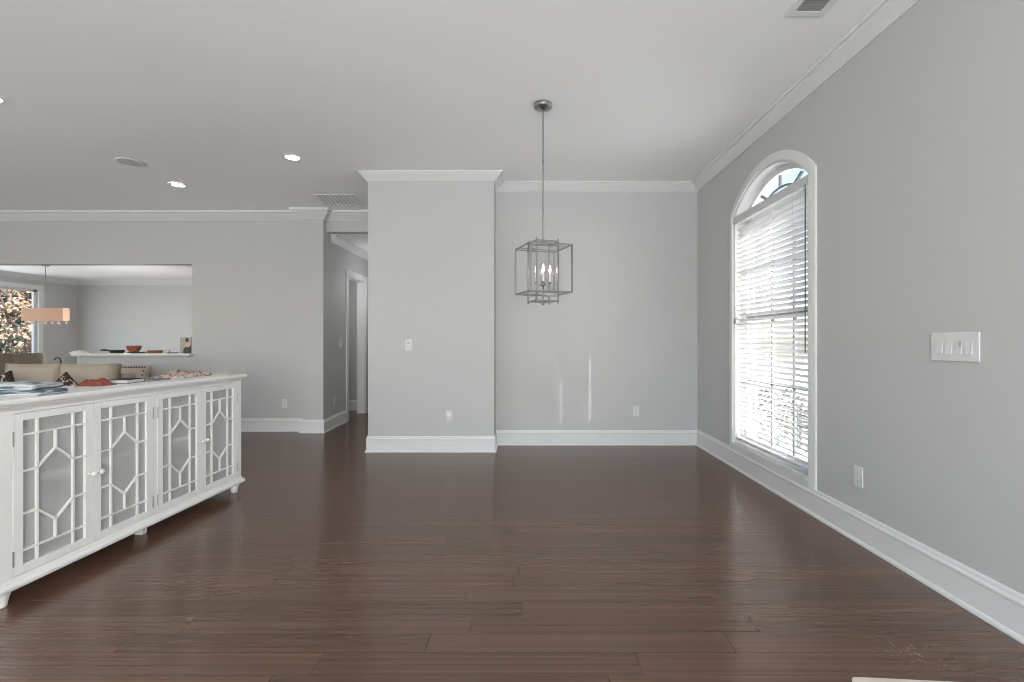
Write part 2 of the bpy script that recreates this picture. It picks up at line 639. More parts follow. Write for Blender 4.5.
c = MB()
cx_ = [-8.75, -6, -4, -3, -2.3] + [-2.2 + 0.1 * i for i in range(5)] + [CXL + 0.02, -1.6, -1.5, -1.4, -1.3, 0.4, XR + 0.2]
cy_ = [-3.35, 1.0] + [4.6 + 0.1 * i for i in range(12)] + [5.75]
vs = [(a, b, ceil_z(a, b)) for b in cy_ for a in cx_]
nx_ = len(cx_)
fs = [(j * nx_ + i, j * nx_ + i + 1, (j + 1) * nx_ + i + 1, (j + 1) * nx_ + i) for j in range(len(cy_) - 1) for i in range(nx_ - 1)]
c.add(vs, fs)
cx_ = [q for q in cx_ if q <= CXL + 0.03]
cy_ = [5.75 + 0.1 * i for i in range(11)]
vs = [(a, b, ceil_z(a, b)) for b in cy_ for a in cx_]
nx_ = len(cx_)
c.add(vs, [(j * nx_ + i, j * nx_ + i + 1, (j + 1) * nx_ + i + 1, (j + 1) * nx_ + i) for j in range(len(cy_) - 1) for i in range(nx_ - 1)])
c.box(-8.75, XR + 0.2, -3.35, 5.75, H + 0.001, H + 0.08)
struct(c.build('ceiling', M['ceiling'], smooth=True, fix=False))
struct(box(-2.87, CXL + 0.02, 6.695, 9.7, 2.76, 2.82).build('ceiling', M['ceiling']))
struct(box(-11.4, -4.3, 6.69, 12.1, 2.75, 2.81).build('ceiling', M['ceiling']))
struct(box(-4.30, -2.86, 6.69, 8.75, 2.60, 2.66).build('ceiling', M['ceiling']))

# right wall with its arched opening
WY0, WY1, WZ0, WZS = 3.46, 4.715, 0.245, 2.47      # opening: near, far, bottom, spring of the arch
WC = (WY0 + WY1) / 2
RISE = 0.275
HW = (WY1 - WY0) / 2
RAD = (HW * HW + RISE * RISE) / (2 * RISE)


def arch(extra=0.0, n=28, half=None):
    """points of the segmental arch from the far side to the near side, offset outward by extra"""
    r = RAD + extra
    zc = WZS + RISE - RAD
    h = HW + extra if half is None else half
    a0 = math.asin(min(1, h / r))
    return [(WC + r * math.sin(a0 - 2 * a0 * i / n), zc + r * math.cos(a0 - 2 * a0 * i / n)) for i in range(n + 1)]


TW = 0.16
wr = MB()
wr.box(XR, XR + TW, -3.35, WY0, 0, 3.2)
wr.box(XR, XR + TW, WY1, YB + 0.15, 0, 3.2)
wr.box(XR, XR + TW, WY0, WY1, 0, WZ0)
ap = arch()
for (y0, z0), (y1, z1) in zip(ap[:-1], ap[1:]):
    wr.prism([(y0, z0), (y1, z1), (y1, 3.2), (y0, 3.2)], XR, XR + TW, 'x')
struct(wr.build('wall_right', M['wall']))
struct(box(CXR - 0.01, XR, YB, YB + 0.15, 0, 3.2).build('wall_back', M['wall']))
struct(box(CXL, CXR, CY, 9.6, 0, 3.2).build('wall_middle', M['wall']))
wl = MB()
LX0, LX1, LXL = -4.59, -6.15, -8.0           # pass-through: right end, end of the ledge, left end
wl.box(LX0, -2.75, YL, YL + 0.13, 0, 3.2)
wl.box(LXL, LX0, YL, YL + 0.13, 2.315, 3.2)
wl.box(-11.4, LXL, YL, YL + 0.13, 0, 3.2)
wl.box(LX1, LX0, YL, YL + 0.13, 0, 1.035)
struct(wl.build('wall_left', M['wall']))
struct(box(-3.02, -2.73, 6.46, 6.72, 0, 3.2).build('trim_1', M['wall']))
struct(box(-2.74, CXL, YL, YL + 0.13, 2.76, 3.2).build('wall_header', M['wall']))
wh = MB()
DY0, DY1, DZ = 7.42, 8.20, 2.27
wh.box(-2.87, -2.75, 6.70, DY0, 0, 2.78)
wh.box(-2.87, -2.75, DY1, 9.6, 0, 2.78)
wh.box(-2.87, -2.75, DY0, DY1, DZ, 2.78)
struct(wh.build('wall_hall', M['wall']))
struct(box(-2.87, CXL, 9.6, 9.72, 0, 2.80).build('wall_hall_end', M['wall']))
struct(box(-4.30, -2.87, 8.6, 8.72, 0, 2.64).build('wall_closet', M['wall']))
# dining room beyond the pass-through
struct(box(-11.4, -4.3, 11.9, 12.05, 0, 2.8).build('wall_dining_back', M['wall']))
struct(box(-4.40, -4.30, 6.70, 11.9, 0, 2.8).build('wall_dining_right', M['wall']))
DW0, DW1, DWZ0, DWZ1 = 8.4, 10.95, 0.45, 2.43
wd = MB()
wd.box(-11.35, -11.2, 6.70, DW0, 0, 2.8)
wd.box(-11.35, -11.2, DW1, 11.9, 0, 2.8)
wd.box(-11.35, -11.2, DW0, DW1, 0, DWZ0)
wd.box(-11.35, -11.2, DW0, DW1, DWZ1, 2.8)
struct(wd.build('wall_dining_left', M['wall']))
# behind the camera: tall windows in the rear and the outer left wall
wb = MB()
xs = [(-8.75, -6.3), (-3.7, -0.9), (1.5, XR + 0.1)]
for a, b in xs:
    wb.box(a, b, -3.35, -3.2, 0, 3.2)
for a, b in ((-6.3, -3.7), (-0.9, 1.5)):
    wb.box(a, b, -3.35, -3.2, 0, 0.25)
    wb.box(a, b, -3.35, -3.2, 2.45, 3.2)
struct(wb.build('wall_rear', M['wall']))
wo = MB()
wo.box(-8.75, -8.6, -3.2, 0.0, 0, 3.2)
wo.box(-8.75, -8.6, 3.6, YL, 0, 3.2)
wo.box(-8.75, -8.6, 0.0, 3.6, 0, 0.25)
wo.box(-8.75, -8.6, 0.0, 3.6, 2.45, 3.2)
struct(wo.build('wall_outer_left', M['wall']))

# crown mouldings
def crown(top, h=0.095, p=0.10):
    q = [(0, -1), (0.10, -1), (0.16, -0.90), (0.30, -0.74), (0.55, -0.50), (0.72, -0.34), (0.80, -0.20), (0.97, -0.16), (1.0, -0.08), (1.0, 0.12), (0, 0.12)]
    return [(a * p, top + b * h) for a, b in q]


struct(MB().sweep([(XR, -3.2), (XR, YB), (CXR, YB), (CXR, CY), (CXL, CY), (CXL, 5.76)], crown(H)).build('trim_2', M['trim']))
struct(MB().sweep([(CXL, YL), (-2.73, YL), (-2.73, 6.46), (-3.02, 6.46), (-3.02, YL), (-8.6, YL)], crown(3.022, 0.12, 0.12)).build('trim_3', M['trim']))
struct(MB().sweep([(-2.75, 9.6), (-2.75, 6.72)], crown(2.76, 0.10, 0.10)).build('trim_4', M['trim']))
struct(MB().sweep([(-4.4, 11.9), (-11.2, 11.9), (-11.2, 6.7)], crown(2.75, 0.11, 0.11)).build('trim_5', M['trim']))

# baseboards
BASE = [(0, 0), (0.028, 0), (0.028, 0.010), (0.022, 0.020), (0.016, 0.022), (0.016, 0.135), (0.020, 0.140), (0.020, 0.150), (0.013, 0.160), (0.011, 0.172), (0.006, 0.180), (0, 0.180)]
BASE_R = [(a, z * 1.06) for a, z in BASE]
struct(MB().sweep([(XR, -3.2), (XR, YB - 0.001)], BASE_R).build('baseboard_right', M['trim']))
struct(MB().sweep([(XR, YB), (CXR, YB)], BASE).build('baseboard_back', M['trim']))
struct(MB().sweep([(CXR, YB - 0.02), (CXR, CY), (CXL, CY), (CXL, 9.6)], BASE).build('baseboard_middle', M['trim']))
struct(MB().sweep([(-2.75, 7.32), (-2.75, 6.72), (-2.73, 6.72), (-2.73, 6.46), (-3.02, 6.46), (-3.02, YL), (LX1, YL)], BASE).build('baseboard_left', M['trim']))
struct(MB().sweep([(-2.87, 8.6), (-4.2, 8.6)], BASE).build('baseboard_closet', M['trim']))
# casing of the hall doorway
dc = MB()
for x0, x1 in ((-2.75, -2.732), (-2.888, -2.87)):
    dc.box(x0, x1, DY0 - 0.09, DY0, 0, DZ + 0.09)
    dc.box(x0, x1, DY1, DY1 + 0.09, 0, DZ + 0.09)
    dc.box(x0, x1, DY0, DY1, DZ, DZ + 0.09)
dc.box(-2.87, -2.75, DY0, DY0 + 0.015, 0, DZ)
dc.box(-2.87, -2.75, DY1 - 0.015, DY1, 0, DZ)
dc.box(-2.87, -2.75, DY0, DY1, DZ - 0.015, DZ)
struct(dc.build('door_1', M['trim'], bevel=0.004))
# ledge of the pass-through and the white trim at its end
struct(MB().rings(LX1 - 0.03, LX0, YL - 0.06, YL + 0.22, [(0, 1.035), (0.012, 1.045), (0.02, 1.055), (0.02, 1.075), (0.014, 1.08)]).build('trim_6', M['trim']))
struct(box(LX1 - 0.02, LX1, YL - 0.01, YL + 0.14, 0, 1.035).build('trim_7', M['trim'], bevel=0.004))

# ------------------------------------------------------------ window_1: the arched window
win = empty('window_1', (XR + 0.1, WC, WZ0), kind='structure')
OFF = Vector((XR + 0.1, WC, WZ0))


def part(mb, name, m, parent, **k):
    """verts are given in world space; the parent is an unrotated Empty"""
    off = parent.location
    mb.v = [(x - off.x, y - off.y, z - off.z) for x, y, z in mb.v]
    return mb.build(name, m, parent, **k)


# casing around the opening
cs = MB()
cp = [(0.0, 0.0), (0.0, 0.017), (0.010, 0.022), (0.048, 0.019), (0.074, 0.014), (0.080, 0.011), (0.080, 0)]   # (across, out)
inner = [(WY1, WZ0)] + arch(0.0) + [(WY0, WZ0)]
path_n = len(inner)
rows = []
for a, out in cp:
    o_ = arch(a, half=HW + a)
    rows.append([((WY1 + a), 0.188)] + o_ + [((WY0 - a), 0.188)])
vs, fs = [], []
for r_, (a, out) in zip(rows, cp):
    for y, z in r_:
        vs.append((XR - out, y, z))
for i in range(len(cp) - 1):
    for k in range(path_n - 1):
        fs.append((i * path_n + k, i * path_n + k + 1, (i + 1) * path_n + k + 1, (i + 1) * path_n + k))
cs.add(vs, fs)
cs.box(XR - 0.020, XR, WY0, WY1, 0.188, WZ0 - 0.018)
cs.box(XR - 0.026, XR + 0.01, WY0, WY1, WZ0 - 0.018, WZ0 + 0.002)
part(cs, 'casing', M['trim'], win)
# reveal lining the opening
rv = MB()
rp = [(WY1, WZ0)] + arch(0) + [(WY0, WZ0)]
ri = [(WY1 - 0.012, WZ0 + 0.012)] + arch(-0.012, half=HW - 0.012) + [(WY0 + 0.012, WZ0 + 0.012)]
n = len(rp)
vs = [(XR, y, z) for y, z in ri] + [(XR + TW, y, z) for y, z in ri] + [(XR, y, z) for y, z in rp] + [(XR + TW, y, z) for y, z in rp]
fs = []
for k in range(n):
    j = (k + 1) % n
    fs += [(k, j, n + j, n + k), (k, 2 * n + k, 2 * n + j, j), (n + k, n + j, 3 * n + j, 3 * n + k)]
rv.add(vs, fs)
part(rv, 'reveal', M['trim'], win)
# sash frame and muntins
GX = XR + 0.12
fr = MB()
pa = [(WY1 - 0.012, WZ0 + 0.012)] + arch(-0.012, half=HW - 0.012) + [(WY0 + 0.012, WZ0 + 0.012)]
pb = [(WY1 - 0.062, WZ0 + 0.07)] + arch(-0.06, half=HW - 0.062) + [(WY0 + 0.062, WZ0 + 0.07)]
n = len(pa)
vs = [(GX - 0.02, y, z) for y, z in pa] + [(GX - 0.02, y, z) for y, z in pb] + [(GX + 0.03, y, z) for y, z in pb] + [(GX + 0.03, y, z) for y, z in pa]
fs = []
for k in range(n):
    j = (k + 1) % n
    fs += [(k, j, n + j, n + k), (n + k, n + j, 2 * n + j, 2 * n + k), (2 * n + k, 2 * n + j, 3 * n + j, 3 * n + k)]
fr.add(vs, fs)
fr.box(GX - 0.02, GX + 0.03, WY0 + 0.04, WY1 - 0.04, 2.36, 2.45)
part(fr, 'sash_frame', M['trim'], win)
part(box(GX - 0.025, GX + 0.03, WY0 + 0.05, WY1 - 0.05, 1.445, 1.50), 'meeting_rail', M['sash'], win)
mu = MB()
for y in (3.87, 4.215):
    mu.box(GX - 0.008, GX + 0.012, y - 0.011, y + 0.011, WZ0 + 0.06, 2.38)
for z in (0.87, 1.93):
    mu.box(GX - 0.008, GX + 0.012, WY0 + 0.05, WY1 - 0.05, z - 0.011, z + 0.011)
part(mu, 'muntins', M['sash'], win)
mu = MB()
iw = [(WC + 0.27 * math.cos(a), 2.45 + 0.12 * math.sin(a)) for a in [PI * i / 20 for i in range(21)]]
mu.tube([(GX, y, z) for y, z in iw], 0.011, 6)
for a in (0.22, 0.5, 0.78):
    an = PI * a
    mu.bar((GX, WC + 0.27 * math.cos(an), 2.45 + 0.12 * math.sin(an)), (GX, WC + 0.42 * math.cos(an), 2.45 + 0.225 * math.sin(an)), 0.02, 0.02, (1, 0, 0))
part(mu, 'sunburst_muntins', M['sash'], win)
gl = MB()
poly = [(WY1 - 0.03, WZ0 + 0.03)] + arch(-0.03, half=HW - 0.03) + [(WY0 + 0.03, WZ0 + 0.03)]
gl.add([(GX + 0.006, y, z) for y, z in poly], [tuple(range(len(poly)))])
part(gl, 'pane', M['glass'], win, fix=False)

# ------------------------------------------------------------ the horizontal blind
BX = XR + 0.035
blind = empty('window_blind', (BX, WC, 0.28), label='white horizontal slatted blind hanging half open in the arched window', cat='blind')
by0, by1 = WY0 + 0.016, WY1 - 0.016
part(box(XR - 0.012, XR + 0.004, by0 - 0.002, by1 + 0.002, 2.395, 2.468), 'valance', M['slat'], blind, bevel=0.003)
part(box(BX - 0.025, BX + 0.025, by0 + 0.004, by1 - 0.004, 2.41, 2.455), 'headrail', M['slat'], blind)
PITCH, SW, TILT = 0.0465, 0.050, math.radians(29)
LAD = (3.69, 4.035, 4.38)
ZT, ZB = 2.375, 0.335
ns = int((ZT - ZB) / PITCH)


def slat_mesh(open_at):
    """one slat with the cord holes punched through it, local to its own centre"""
    mb = MB()
    ys = [by0 + 0.004]
    holes = set()
    for L_ in LAD:
        if L_ in open_at:
            holes.add(len(ys) - 1 + 1)
        ys += [L_ - 0.013, L_ + 0.013]
    ys.append(by1 - 0.004)
    us = [-SW / 2, -0.0048, 0.0048, SW / 2]
    th = 0.0026
    crownz = [-0.0016, 0.001, 0.001, -0.0016]
    ct, st = math.cos(TILT), math.sin(TILT)

    def P(u, k, t, y):
        zz = crownz[k] + t
        return (u * ct + zz * st, y - WC, -u * st + zz * ct)
    V, F = [], []
    for t in (-th / 2, th / 2):
        for k, u in enumerate(us):
            for y in ys:
                V.append(P(u, k, t, y))
    ny = len(ys)

    def idx(s, k, j):
        return s * 4 * ny + k * ny + j
    for s in (0, 1):
        for k in range(3):
            for j in range(ny - 1):
                if k == 1 and (j in holes):
                    continue
                F.append((idx(s, k, j), idx(s, k + 1, j), idx(s, k + 1, j + 1), idx(s, k, j + 1)))
    for k in (0, 3):
        for j in range(ny - 1):
            F.append((idx(0, k, j), idx(0, k, j + 1), idx(1, k, j + 1), idx(1, k, j)))
    for j in (0, ny - 1):
        for k in range(3):
            F.append((idx(0, k, j), idx(0, k + 1, j), idx(1, k + 1, j), idx(1, k, j)))
    mb.add(V, F)
    return mb


slat_kinds = {}
for i in range(ns + 1):
    z = ZB + i * PITCH
    # holes left shut below these heights to cut off the sun's dots
    op = tuple(L_ for L_, zmin in zip(LAD, (9.0, 1.70, 1.42)) if z > zmin)
    if op not in slat_kinds:
        slat_kinds[op] = slat_mesh(op).build('slat', M['slat'], blind, loc=(0, 0, z - 0.28))
        continue
    s1 = slat_kinds[op].copy()
    COL.objects.link(s1)
    s1.parent = blind
    s1.location = (0, 0, z - 0.28)
part(box(BX - 0.025, BX + 0.025, by0 + 0.004, by1 - 0.004, 0.282, 0.302), 'bottom_rail', M['slat'], blind, bevel=0.003)
for L_ in LAD:
    ld = MB()
    ld.tube([(BX - 0.0235, L_ + 0.016, 0.30), (BX - 0.0235, L_ + 0.016, 2.42)], 0.0011, 5)
    ld.tube([(BX + 0.0235, L_ + 0.016, 0.30), (BX + 0.0235, L_ + 0.016, 2.42)], 0.0011, 5)
    part(ld, 'ladder_cord', M['cord'], blind)
wa = MB()
wa.tube([(XR - 0.018, 3.492, 2.40), (XR - 0.018, 3.492, 1.16)], 0.0042, 8)
part(wa, 'tilt_wand', M['wand'], blind, smooth=True)
cdm = MB()
cdm.tube([(XR - 0.016, 4.66, 2.40), (XR - 0.016, 4.66, 1.47)], 0.0012, 5)
cdm.lathe([(0.002, 1.475), (0.006, 1.46), (0.007, 1.425), (0.004, 1.415)], 10, (XR - 0.016, 4.66, 0))
part(cdm, 'pull_cord', M['wand'], blind)

# ------------------------------------------------------------ window_2: dining room window, window_3.. behind the camera
w2 = empty('window_2', (-11.25, (DW0 + DW1) / 2, DWZ0), kind='structure')
cz = MB()
cz.box(-11.2, -11.18, DW1, DW1 + 0.10, DWZ0 - 0.1, DWZ1 + 0.10)
cz.box(-11.2, -11.18, DW0 - 0.10, DW0, DWZ0 - 0.1, DWZ1 + 0.10)
cz.box(-11.2, -11.18, DW0, DW1, DWZ1, DWZ1 + 0.10)
cz.box(-11.2, -11.16, DW0, DW1, DWZ0 - 0.1, DWZ0)
part(cz, 'casing', M['trim'], w2)
sz = MB()
sz.box(-11.30, -11.25, DW0, DW0 + 0.05, DWZ0, DWZ1)
sz.box(-11.30, -11.25, DW1 - 0.05, DW1, DWZ0, DWZ1)
sz.box(-11.30, -11.25, DW0, DW1, DWZ0, DWZ0 + 0.05)
sz.box(-11.30, -11.25, DW0, DW1, DWZ1 - 0.05, DWZ1)
sz.box(-11.30, -11.25, 9.62, 9.72, DWZ0, DWZ1)
part(sz, 'sash_frame', M['trim'], w2)
part(MB().add([(-11.275, DW0, DWZ0), (-11.275, DW1, DWZ0), (-11.275, DW1, DWZ1), (-11.275, DW0, DWZ1)], [(0, 1, 2, 3)]), 'pane', M['glass'], w2, fix=False)
for k, (a, b, ax) in enumerate(((-6.3, -3.7, 'y'), (-0.9, 1.5, 'y'), (0.0, 3.6, 'x'))):
    q = MB()
    for i in range(4):
        t = a + (b - a) * i / 3
        t0, t1 = (t - 0.03, t + 0.03)
        if ax == 'y':
            q.box(t0, t1, -3.30, -3.25, 0.25, 2.45)
        else:
            q.box(-8.70, -8.65, t0, t1, 0.25, 2.45)
    for z in (0.28, 1.35, 2.42):
        if ax == 'y':
            q.box(a, b, -3.30, -3.25, z - 0.03, z + 0.03)
        else:
            q.box(-8.70, -8.65, a, b, z - 0.03, z + 0.03)
    struct(q.build('window_%d' % (k + 3), M['trim']))

# ------------------------------------------------------------ the white glass-door cabinet
ANG = math.atan2(1.0, 0.0358)
cab_p = Vector((-2.36 + 0.0358 * (2.19 - 3.906), 2.19, 0))
cab = empty('sideboard', cab_p, ANG, label='long white sideboard with four latticed glass doors at the left', cat='cabinet')
CL, CD = 1.771, 0.40
ZF, ZBASE, ZD0, ZD1, ZTOP = 0.0, 0.072, 0.128, 0.905, 0.975
body = MB()
body.box(0, CL, CD - 0.012, CD, 0.10, 0.93)                     # back
body.box(0, 0.02, 0.0, CD - 0.012, 0.10, 0.93)                  # ends
body.box(CL - 0.02, CL, 0.0, CD - 0.012, 0.10, 0.93)
body.box(0.02, CL - 0.02, 0.0, CD - 0.012, 0.10, 0.128)         # bottom
body.box(0.02, CL - 0.02, 0.0, CD - 0.012, 0.905, 0.93)         # under-top
body.box(CL / 2 - 0.01, CL / 2 + 0.01, 0.02, CD - 0.012, 0.128, 0.905)
for x0, x1 in ((0.02, 0.056), (CL / 2 - 0.0175, CL / 2 + 0.0175), (CL - 0.056, CL - 0.02)):
    body.box(x0, x1, 0.0, 0.02, 0.128, 0.905)
body.build('carcass', M['cab'], cab)
MB().rings(0, CL, 0, CD, [(0.0, 0.918), (0.004, 0.925), (0.010, 0.933), (0.018, 0.940), (0.020, 0.945), (0.030, 0.950), (0.033, 0.958), (0.033, 0.968), (0.028, 0.975)], back=False).build('top', M['cab'], cab)
MB().rings(0, CL, 0, CD, [(0.012, 0.072), (0.020, 0.078), (0.022, 0.092), (0.018, 0.100), (0.010, 0.108), (0.006, 0.118), (0.0, 0.124)], back=False).build('base_moulding', M['cab'], cab)
for x0, x1 in ((0.02, CL / 2 - 0.01), (CL / 2 + 0.01, CL - 0.02)):
    box(x0, x1, 0.026, CD - 0.012, 0.552, 0.574).build('shelf', M['cab'], cab)
foot = [(0.020, 0.0), (0.024, 0.006), (0.026, 0.02), (0.031, 0.045), (0.036, 0.060), (0.036, 0.066), (0.034, 0.073)]
for fx, fy in ((0.035, 0.035), (CL - 0.035, 0.035), (0.035, CD - 0.04), (CL - 0.035, CD - 0.04)):
    MB().lathe(foot, 20, (fx, fy, 0)).build('foot', M['cab'], cab, smooth=True)
MB().prism([(CL / 2 - 0.03, 0.073), (CL / 2 + 0.03, 0.073), (CL / 2 + 0.018, 0.0), (CL / 2 - 0.018, 0.0)], 0.07, 0.12, 'y').build('foot', M['cab'], cab, bevel=0.003)

DWD = (CL - 0.056 * 2 - 0.035) / 4
doors = []
x = 0.056
for k in range(4):
    if k == 2:
        x += 0.035
    doors.append((x + 0.0015, x + DWD - 0.0015))
    x += DWD
ST, RT, RB = 0.045, 0.036, 0.040
for k, (a, b) in enumerate(doors):
    hinge_left = (k % 2 == 0)
    z0, z1 = ZD0 + 0.002, ZD1 - 0.002
    fy0, fy1 = -0.002, 0.018
    d = MB()
    d.box(a, a + ST, fy0, fy1, z0, z1)
    d.box(b - ST, b, fy0, fy1, z0, z1)
    d.box(a + ST, b - ST, fy0, fy1, z1 - RT, z1)
    d.box(a + ST, b - ST, fy0, fy1, z0, z0 + RB)
    dr = d.build('door', M['cab'], cab, bevel=0.0015)
    gx0, gx1, gz0, gz1 = a + ST, b - ST, z0 + RB, z1 - RT
    gw, gh = gx1 - gx0, gz1 - gz0

    def G(u, v):
        return (gx0 + u * gw, 0.004, gz1 - v * gh)
    segs = [((0.21, 0), (0.21, 1)), ((0.79, 0), (0.79, 1)), ((0, 0.10), (1, 0.10)), ((0, 0.90), (1, 0.90)),
            ((0.5, 0.10), (0.5, 0.235)), ((0.5, 0.765), (0.5, 0.90)),
            ((0.5, 0.235), (0.21, 0.352)), ((0.5, 0.235), (0.79, 0.352)), ((0.5, 0.765), (0.21, 0.648)), ((0.5, 0.765), (0.79, 0.648)),
            ((0, 0.352), (0.21, 0.352)), ((0.79, 0.352), (1, 0.352)), ((0, 0.648), (0.21, 0.648)), ((0.79, 0.648), (1, 0.648))]
    lt = MB()
    for p, q in segs:
        lt.bar(G(*p), G(*q), 0.0092, 0.012, (0, 1, 0))
    lt.build('lattice', M['cab'], dr)
    MB().add([(gx0 - 0.005, 0.012, gz0 - 0.005), (gx1 + 0.005, 0.012, gz0 - 0.005), (gx1 + 0.005, 0.012, gz1 + 0.005), (gx0 - 0.005, 0.012, gz1 + 0.005)], [(0, 1, 2, 3)]).build('glass_pane', M['cabglass'], dr, fix=False)
    kx = b - ST / 2 if hinge_left else a + ST / 2
    MB().lathe([(0.009, -0.002), (0.009, -0.006), (0.0055, -0.009), (0.0055, -0.018), (0.011, -0.021), (0.0145, -0.027), (0.0145, -0.032), (0.010, -0.038), (0.003, -0.040)], 18, (kx, 0, 0.515), 'y').build('knob', M['porcelain'], dr, smooth=True)
    hx = a - 0.001 if hinge_left else b + 0.001
    for hz in (0.785, 0.215):
        MB().tube([(hx, -0.0035, hz - 0.036), (hx, -0.0035, hz + 0.036)], 0.0036, 8).build('hinge', M['steel'], dr)

CM = Matrix.Translation(cab_p) @ Matrix.Rotation(ANG, 4, 'Z')


def on_cab(u, v):
    """world point on the sideboard's top, u along it, v from its front edge to the back"""
    p = CM @ Vector((u, v, ZTOP))
    return p


# folded striped cloth at the near end
def folded_cloth(name, m, width, layers, th, depth, loc, rz, label, cat):
    mb = MB()
    prof = []
    gap = th * 1.25
    # one serpentine profile: layers joined by round folds
    cent = []
    for i in range(layers):
        z = th / 2 + i * gap
        L_ = width * (1 - 0.05 * i)
        xs_ = [L_ * t / 10 for t in range(11)]
        if i % 2:
            xs_ = xs_[::-1]
        for xx in xs_:
            cent.append((xx, z + 0.002 * math.sin(xx * 40 + i)))
        if i < layers - 1:
            xe = xs_[-1]
            s = 1 if i % 2 == 0 else -1
            for t in (0.25, 0.5, 0.75):
                an = -PI / 2 + PI * t
                cent.append((xe + s * gap * 0.6 * math.cos(an), z + gap / 2 + gap / 2 * math.sin(an)))
    n = len(cent)
    left, right = [], []
    for i in range(n):
        a_, b_ = Vector(cent[max(0, i - 1)]), Vector(cent[min(n - 1, i + 1)])
        d_ = (b_ - a_).normalized()
        nn = Vector((-d_.y, d_.x)) * th / 2
        left.append((cent[i][0] + nn.x, max(0.0, cent[i][1] + nn.y)))
        right.append((cent[i][0] - nn.x, max(0.0, cent[i][1] - nn.y)))
    ring = left + right[::-1]
    m_ = len(ring)
    K = 7
    vs, fs = [], []
    for k in range(K):
        y = depth * k / (K - 1)
        for px_, pz_ in ring:
            j = 0.006 * math.sin(px_ * 30 + k * 1.3)
            vs.append((px_ - width / 2 + j, y - depth / 2, pz_ * (1 - 0.12 * abs(k - 3) / 3)))
    for k in range(K - 1):
        for i in range(m_):
            j = (i + 1) % m_
            fs.append((k * m_ + i, k * m_ + j, (k + 1) * m_ + j, (k + 1) * m_ + i))
    for k in range(0, K, K - 1):
        for i in range(n - 1):
            fs.append((k * m_ + i, k * m_ + i + 1, k * m_ + m_ - 2 - i, k * m_ + m_ - 1 - i))
    mb.add(vs, fs)
    o = mb.build(name, m, loc=loc, rot=(0, 0, rz), smooth=True)
    return tag(o, label, cat)


p = on_cab(0.25, 0.165)
folded_cloth('folded_cloth', M['denim'], 0.26, 4, 0.014, 0.17, p, 0.05, 'folded pale blue striped cloth on the near end of the sideboard', 'cloth')


def heap(name, m, sx, sy, hgt, loc, rz, label, cat, seed=1, nx=34, ny=22, freq=9.0):
    """a crumpled cloth: closed mesh with a flat underside"""
    rnd = random.Random(seed)
    ph = [(rnd.uniform(0, 6), rnd.uniform(0.5, 1.5), rnd.uniform(-1, 1)) for _ in range(5)]
    vs, fs = [], []
    for j in range(ny + 1):
        for i in range(nx + 1):
            u, v = i / nx * 2 - 1, j / ny * 2 - 1
            edge = max(0.0, 1 - (abs(u) ** 2.6)) * max(0.0, 1 - (abs(v) ** 2.6))
            z = 0.55 + sum(0.22 * math.sin(freq * (a2 * u + b2 * v) + a1) for a1, a2, b2 in ph) * 0.7
            z = max(0.12, min(1.0, z)) * hgt * edge ** 0.6 + 0.004
            wob = 1 + 0.12 * math.sin(5 * v + ph[0][0]) + 0.06 * math.sin(11 * u + ph[1][0])
            vs.append((u * sx / 2 * wob, v * sy / 2 * (1 + 0.15 * math.sin(4 * u + ph[2][0])), z))
    N1 = (nx + 1) * (ny + 1)
    for j in range(ny):
        for i in range(nx):
            a_ = j * (nx + 1) + i
            fs.append((a_, a_ + 1, a_ + nx + 2, a_ + nx + 1))
    border = [i for i in range(nx + 1)] + [j * (nx + 1) + nx for j in range(1, ny + 1)] + [ny * (nx + 1) + i for i in range(nx - 1, -1, -1)] + [j * (nx + 1) for j in range(ny - 1, 0, -1)]
    for b_ in border:
        x_, y_, _ = vs[b_]
        vs.append((x_, y_, 0))
    nb = len(border)
    for i in range(nb):
        j = (i + 1) % nb
        fs.append((border[i], border[j], N1 + j, N1 + i))
    fs.append(tuple(N1 + i for i in range(nb - 1, -1, -1)))
    o = MB().add(vs, fs).build(name, m, loc=loc, rot=(0, 0, rz), smooth=True)
    return tag(o, label, cat)


heap('crumpled_cloth', M['red'], 0.15, 0.12, 0.048, on_cab(0.74, 0.25), 0.1, 'crumpled red cloth on the sideboard beside a dark blue book', 'cloth', 3, freq=6)
heap('crumpled_scarf', M['floral'], 0.20, 0.42, 0.058, on_cab(1.44, 0.24), 0.0, 'crumpled pink and brown floral scarf on the sideboard', 'scarf', 5)
heap('folded_runner', M['runner'], 0.14, 0.12, 0.018, on_cab(1.68, 0.10), 0.05, 'flat beige cloth on the far end of the sideboard', 'cloth', 8, freq=4)


def book(name, loc, rz, wx, wy, th, cover, label):
    e_ = empty(name, loc, rz, label, 'book')
    b_ = MB()
    b_.box(-wx / 2, wx / 2, -wy / 2, wy / 2, 0, 0.003)
    b_.box(-wx / 2, wx / 2, -wy / 2, wy / 2, th - 0.003, th)
    b_.box(-wx / 2, -wx / 2 + 0.004, -wy / 2, wy / 2, 0.003, th - 0.003)
    b_.build('cover', cover, e_, bevel=0.001)
    box(-wx / 2 + 0.004, wx / 2 - 0.006, -wy / 2 + 0.005, wy / 2 - 0.005, 0.003, th - 0.003).build('pages', M['pages'], e_)
    return e_


book('book', on_cab(0.93, 0.23), 0.1, 0.13, 0.16, 0.026, M['navy'], 'dark blue book lying on the sideboard beside the red cloth')
book('book', on_cab(1.12, 0.24), -0.06, 0.18, 0.17, 0.010, M['greycover'], 'thin grey book lying flat mid sideboard by the floral scarf')

# ------------------------------------------------------------ lantern pendant
PX, PY = 0.152, 3.79
ROT = math.radians(20)
lan = empty('pendant_lantern', (PX, PY, 1.53), ROT, label='brushed nickel square cage lantern hanging on a long rod from the ceiling', cat='pendant lamp')


def lz(z):
    return z - 1.53


